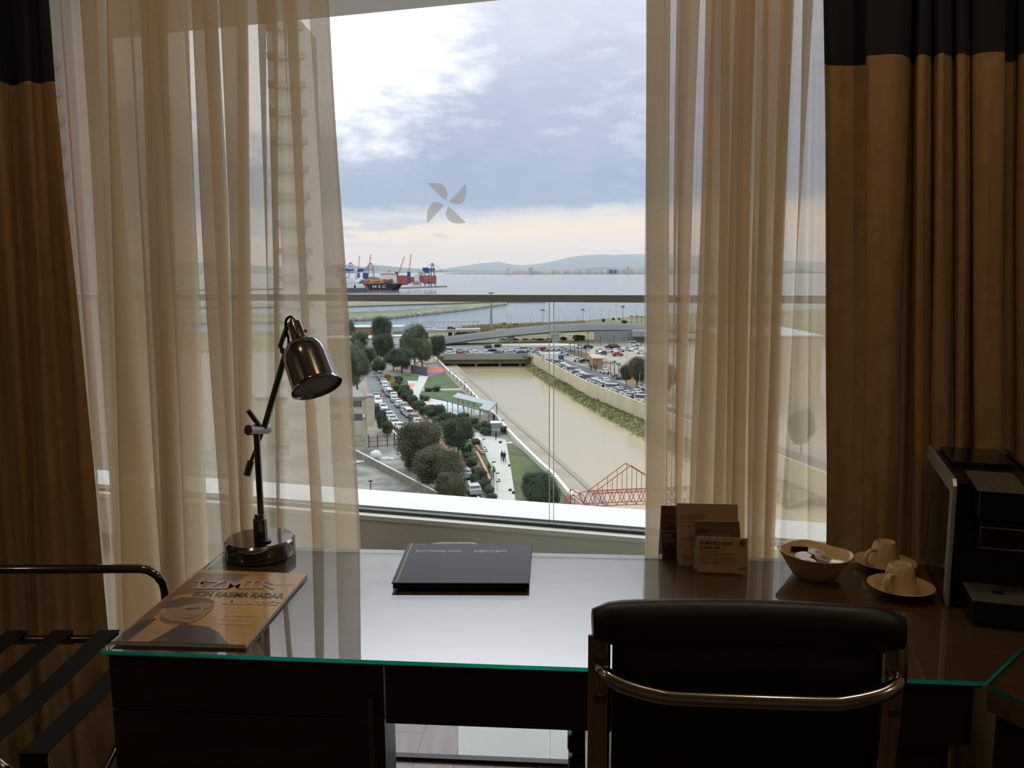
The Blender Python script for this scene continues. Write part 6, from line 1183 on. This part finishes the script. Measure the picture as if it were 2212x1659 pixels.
crane('blue ship to shore crane at the right end of the port', 1500, [((917, 618), (917, 580)), ((926, 618), (925, 580)), ((931, 619), (930, 581)), ((940, 618), (936, 581)), ((917, 598), (940, 598)), ((930, 581), (933, 568)), ((937, 581), (933, 568)), ((915, 583), (938, 583))], [(913, 578, 925, 586), (917, 586, 925, 590), (928, 580, 938, 584), (914, 610, 941, 613)], (wires([((933, 568), (920, 577)), ((933, 568), (953, 583))]), boom([((920, 586.5), (968, 586.5)), ((950, 584), (957, 584))])))
def mobile(label, D_, base, tip, tower):
    t = thing('mobile_crane', label, 'crane', Y(base[0], 618, D_)); t.location.z = GZ+1; a, b = Y(*base, D_), Y(*tip, D_); m = M(); w_ = Vector((1.3, 0, 0))
    m.tube([a-w_, b-w_*.4], .3, 5); m.tube([a+w_, b+w_*.4], .3, 5)
    for k in range(10): p, q_ = a.lerp(b, k/10), a.lerp(b, (k+1)/10); s_ = 1 if k % 2 else -1; f_ = 1-.6*k/10; m.tube([p+w_*s_*f_, q_-w_*s_*f_], .22, 4)
    m.tube([b-w_, b+w_], .5, 5); m.build('lattice_boom', cred, t); m = M(); pbox(m, *tower, D_+1, 6); m.build('tower', cblue, t)
mobile('mobile harbour crane with red lattice boom beside the second blue crane', 1580, (794, 597), (801, 551), (790, 590, 795, 612)); mobile('mobile harbour crane with red boom leaning right over the dark ship bridge', 1560, (860, 594), (873, 556), (854, 587, 859, 600)); mobile('mobile harbour crane with upright red boom left of the right blue crane', 1545, (883, 592), (888, 550), (880, 587, 886, 613)); mobile('distant pale crane boom behind the second blue crane', 1900, (774, 585), (776.5, 553.5), (772, 583, 776, 600)); mobile('yellowish crane boom at the very left of the clear window', 1500, (731, 580), (733, 563), (728, 580, 734, 600))
for i, (x, y, w_) in enumerate([(820, 597, 3), (945, 603, 6), (820, 590, 3), (981, 595, 7), (1020, 590.5, 7), (1052, 591.6, 9), (1075, 591.2, 4), (949, 608, 5)]):
    p = Z(x, y+.8, SEA); k = w_/F*p.y; t = thing('boat', f'small white boat on the bay, {ORD[i]} counted from the port', 'boat', p, 'boats on the bay'); M().box((p.x-k/2, p.y, p.z), (p.x+k/2, p.y+6, p.z+k*.12)).build('hull', hwhite, t); M().box((p.x-k/4, p.y+1, p.z+k*.12), (p.x+k/4, p.y+5, p.z+k*.22)).build('cabin', hwhite, t)
# far shore city and hills
rnd = random.Random(5); cityc = [mat('city_'+str(i), c, .8) for i, c in enumerate(('d8c8bc', 'e0dacd', 'c0b4ae', 'd9cabb', 'b0b0b6', 'e6e4de', 'd2bcb2'))]; cnm = ['pinkish', 'cream', 'grey brown', 'beige', 'grey', 'white', 'rose']
def shoreD(x): return 6600-(x-1093)*2.2 if x < 1420 else 5880
x = 1093.0; i = 0
while x < 1790:
    wd = rnd.uniform(4, 8.5) if x < 1400 else rnd.uniform(9, 20); D_ = shoreD(x); hp_ = rnd.uniform(4.2, 8.0)+(2 if x > 1300 else 0); dark_ = False
    a = Y(x, 588, D_); b = Y(x+wd, 588, D_); zt = Y(x, 590.3-hp_, D_).z; k = rnd.randrange(7)
    if i: a.x = max(a.x, lastx+1)
    lastx = b.x
    tag(M().box((a.x, D_, SEA-1), (b.x, D_+60, zt)).build('apartment_block', cityc[k]), f'{cnm[k]} apartment block on the far shore, {"number "+str(i+1) if i >= 50 else ORD[i]} from the left', 'building', 'apartment blocks on the far shore'); x += wd*1.02; i += 1
for nm, (x0_, y0_, x1_), c_ in (('pair of grey towers on the far shore, left one', (1142.5, 577.5, 1146.5), 4), ('pair of grey towers on the far shore, right one', (1147.5, 577, 1151.5), 4), ('tall rose block at the left end of the far shore city', (1094, 579, 1102.5), 6), ('slender grey tower near the right of the far shore city', (1355, 575.5, 1359), 4), ('dark blue slab block on the far shore, left one', (1317, 582.5, 1324), None), ('dark blue slab block on the far shore, right one', (1327, 582.5, 1332), None)):
    D_ = shoreD(x0_)-80; a, b = Y(x0_, 592, D_), Y(x1_, 592, D_); tag(M().box((a.x, D_, SEA-1), (b.x, D_+40, Y(x0_, y0_, D_).z)).build('tower_block', cityc[c_] if c_ is not None else mat('city_navy', '4a5468', .6)), nm, 'building')
wpoly('far_shore', [Y(x_, 590, shoreD(x_)-120)[:2] for x_ in (1060, 1200, 1393, 1900)]+[(9000, 5600), (9000, 11000), (-600, 11000), (-600, 7600)], SEA-3, SEA+3, mat('shore_green', '67705f', 1, var=.2, scale=.003))
def hills(px, D_, depth, m, name='hills'):
    pts = catmull([(x_, y_) for x_, y_ in px], 8); me = M(); n_ = len(pts); rows = (-1, -.6, -.3, 0, .5, 1)
    for j, r_ in enumerate(rows):
        for (x_, y_) in pts: c_ = Y(x_, y_, D_); k = (1-abs(r_))**1.1; z_ = SEA+(c_.z-SEA)*k*(1+.18*(noise.noise(Vector((c_.x*.0012, j*3.1, D_)))) * (r_ != 0)); me.v.append(Vector((c_.x+(r_*depth*.3), D_+r_*depth, max(SEA-2, z_))))
    for j in range(len(rows)-1):
        for i in range(n_-1): q_ = j*n_+i; me.f.append([q_, q_+1, q_+n_+1, q_+n_]); me.m.append(0)
    struct(me.build(name, m, smooth=True))
hillm = mat('hill_forest', '3b4d4a', 1, var=.25, scale=.0012)
hills([(-300, 560), (100, 572), (400, 566), (600, 576), (700, 572), (735, 571), (760, 573.5), (790, 577), (815, 572.5), (850, 576), (900, 580), (960, 582), (1000, 582.5), (1060, 583.5), (1200, 584)], 14000, 1800, hillm)
hills([(900, 584), (960, 583), (985, 580.5), (1000, 578.5), (1025, 570.5), (1060, 567), (1080, 566), (1105, 571), (1138, 572), (1186, 566), (1235, 555), (1284, 550), (1333, 550), (1393, 549), (1500, 551), (1600, 556), (1776, 566), (2200, 575)], 20000, 3000, hillm)
hills([(1190, 585), (1240, 582), (1300, 576.5), (1350, 579.5), (1393, 578), (1500, 575), (1760, 580), (2300, 580)], 12500, 1500, hillm)
# neighbouring towers seen through the sheers
def tower(label, x0_, x1_, yt_, D_, dep, wm, sl, nfl, side=None):
    a, b = Y(x0_, 600, D_), Y(x1_, 600, D_); zt = Y(x0_, yt_, D_).z; t = thing('tower_building', label, 'building', ((a.x+b.x)/2, D_, GZ)); M().box((a.x, D_, GZ), (b.x, D_+dep, zt)).build('wall', wm, t)
    h_ = (zt-GZ)/nfl
    for k in range(nfl): M().box((a.x-.3, D_-.5, GZ+h_*k+h_*.55), (b.x+.3, D_-.01, GZ+h_*k+h_*.78)).build('balcony_band', sl, t)
tower('white tower with louvred bands seen through the left sheer curtain', 610, 668, 40, 60, 5, mat('tower_white', 'c9c5ba', .8), mat('tower_louvre', 'a8a49a', .8), 26)
tower('pinkish tower with small balconies seen through the far left of the sheer curtain', 108, 160, -60, 70, 10, mat('tower_pink', '9c8880', .8), mat('tower_band', '7d7274', .8), 26)
tb, _, _ = house('tan_hall', 'long tan hall with a dark strip, seen through the right sheer curtain', 1560, 1770, 880, 725, 30, mat('hall_tan', 'b5a48c', .85), mat('roof_pale', 'b4b9bb', .7))
# haze over the bay
hz_ = bpy.data.materials.new('sea_haze'); hz_.use_nodes = True; N_ = hz_.node_tree.nodes; N_.remove(N_['Principled BSDF']); vs_ = N_.new('ShaderNodeVolumeScatter'); vs_.inputs['Density'].default_value = 8e-5; vs_.inputs['Color'].default_value = (.62, .80, 1, 1); vs_.inputs['Anisotropy'].default_value = .2; hz_.node_tree.links.new(vs_.outputs[0], N_['Material Output'].inputs['Volume'])
if HAZE: tag(M().box((-26000, 4200, SEA-4), (26000, 24000, SEA+650)).build('haze', hz_), 'thin blue haze over the far bay in front of the hills', 'haze', kind='stuff')
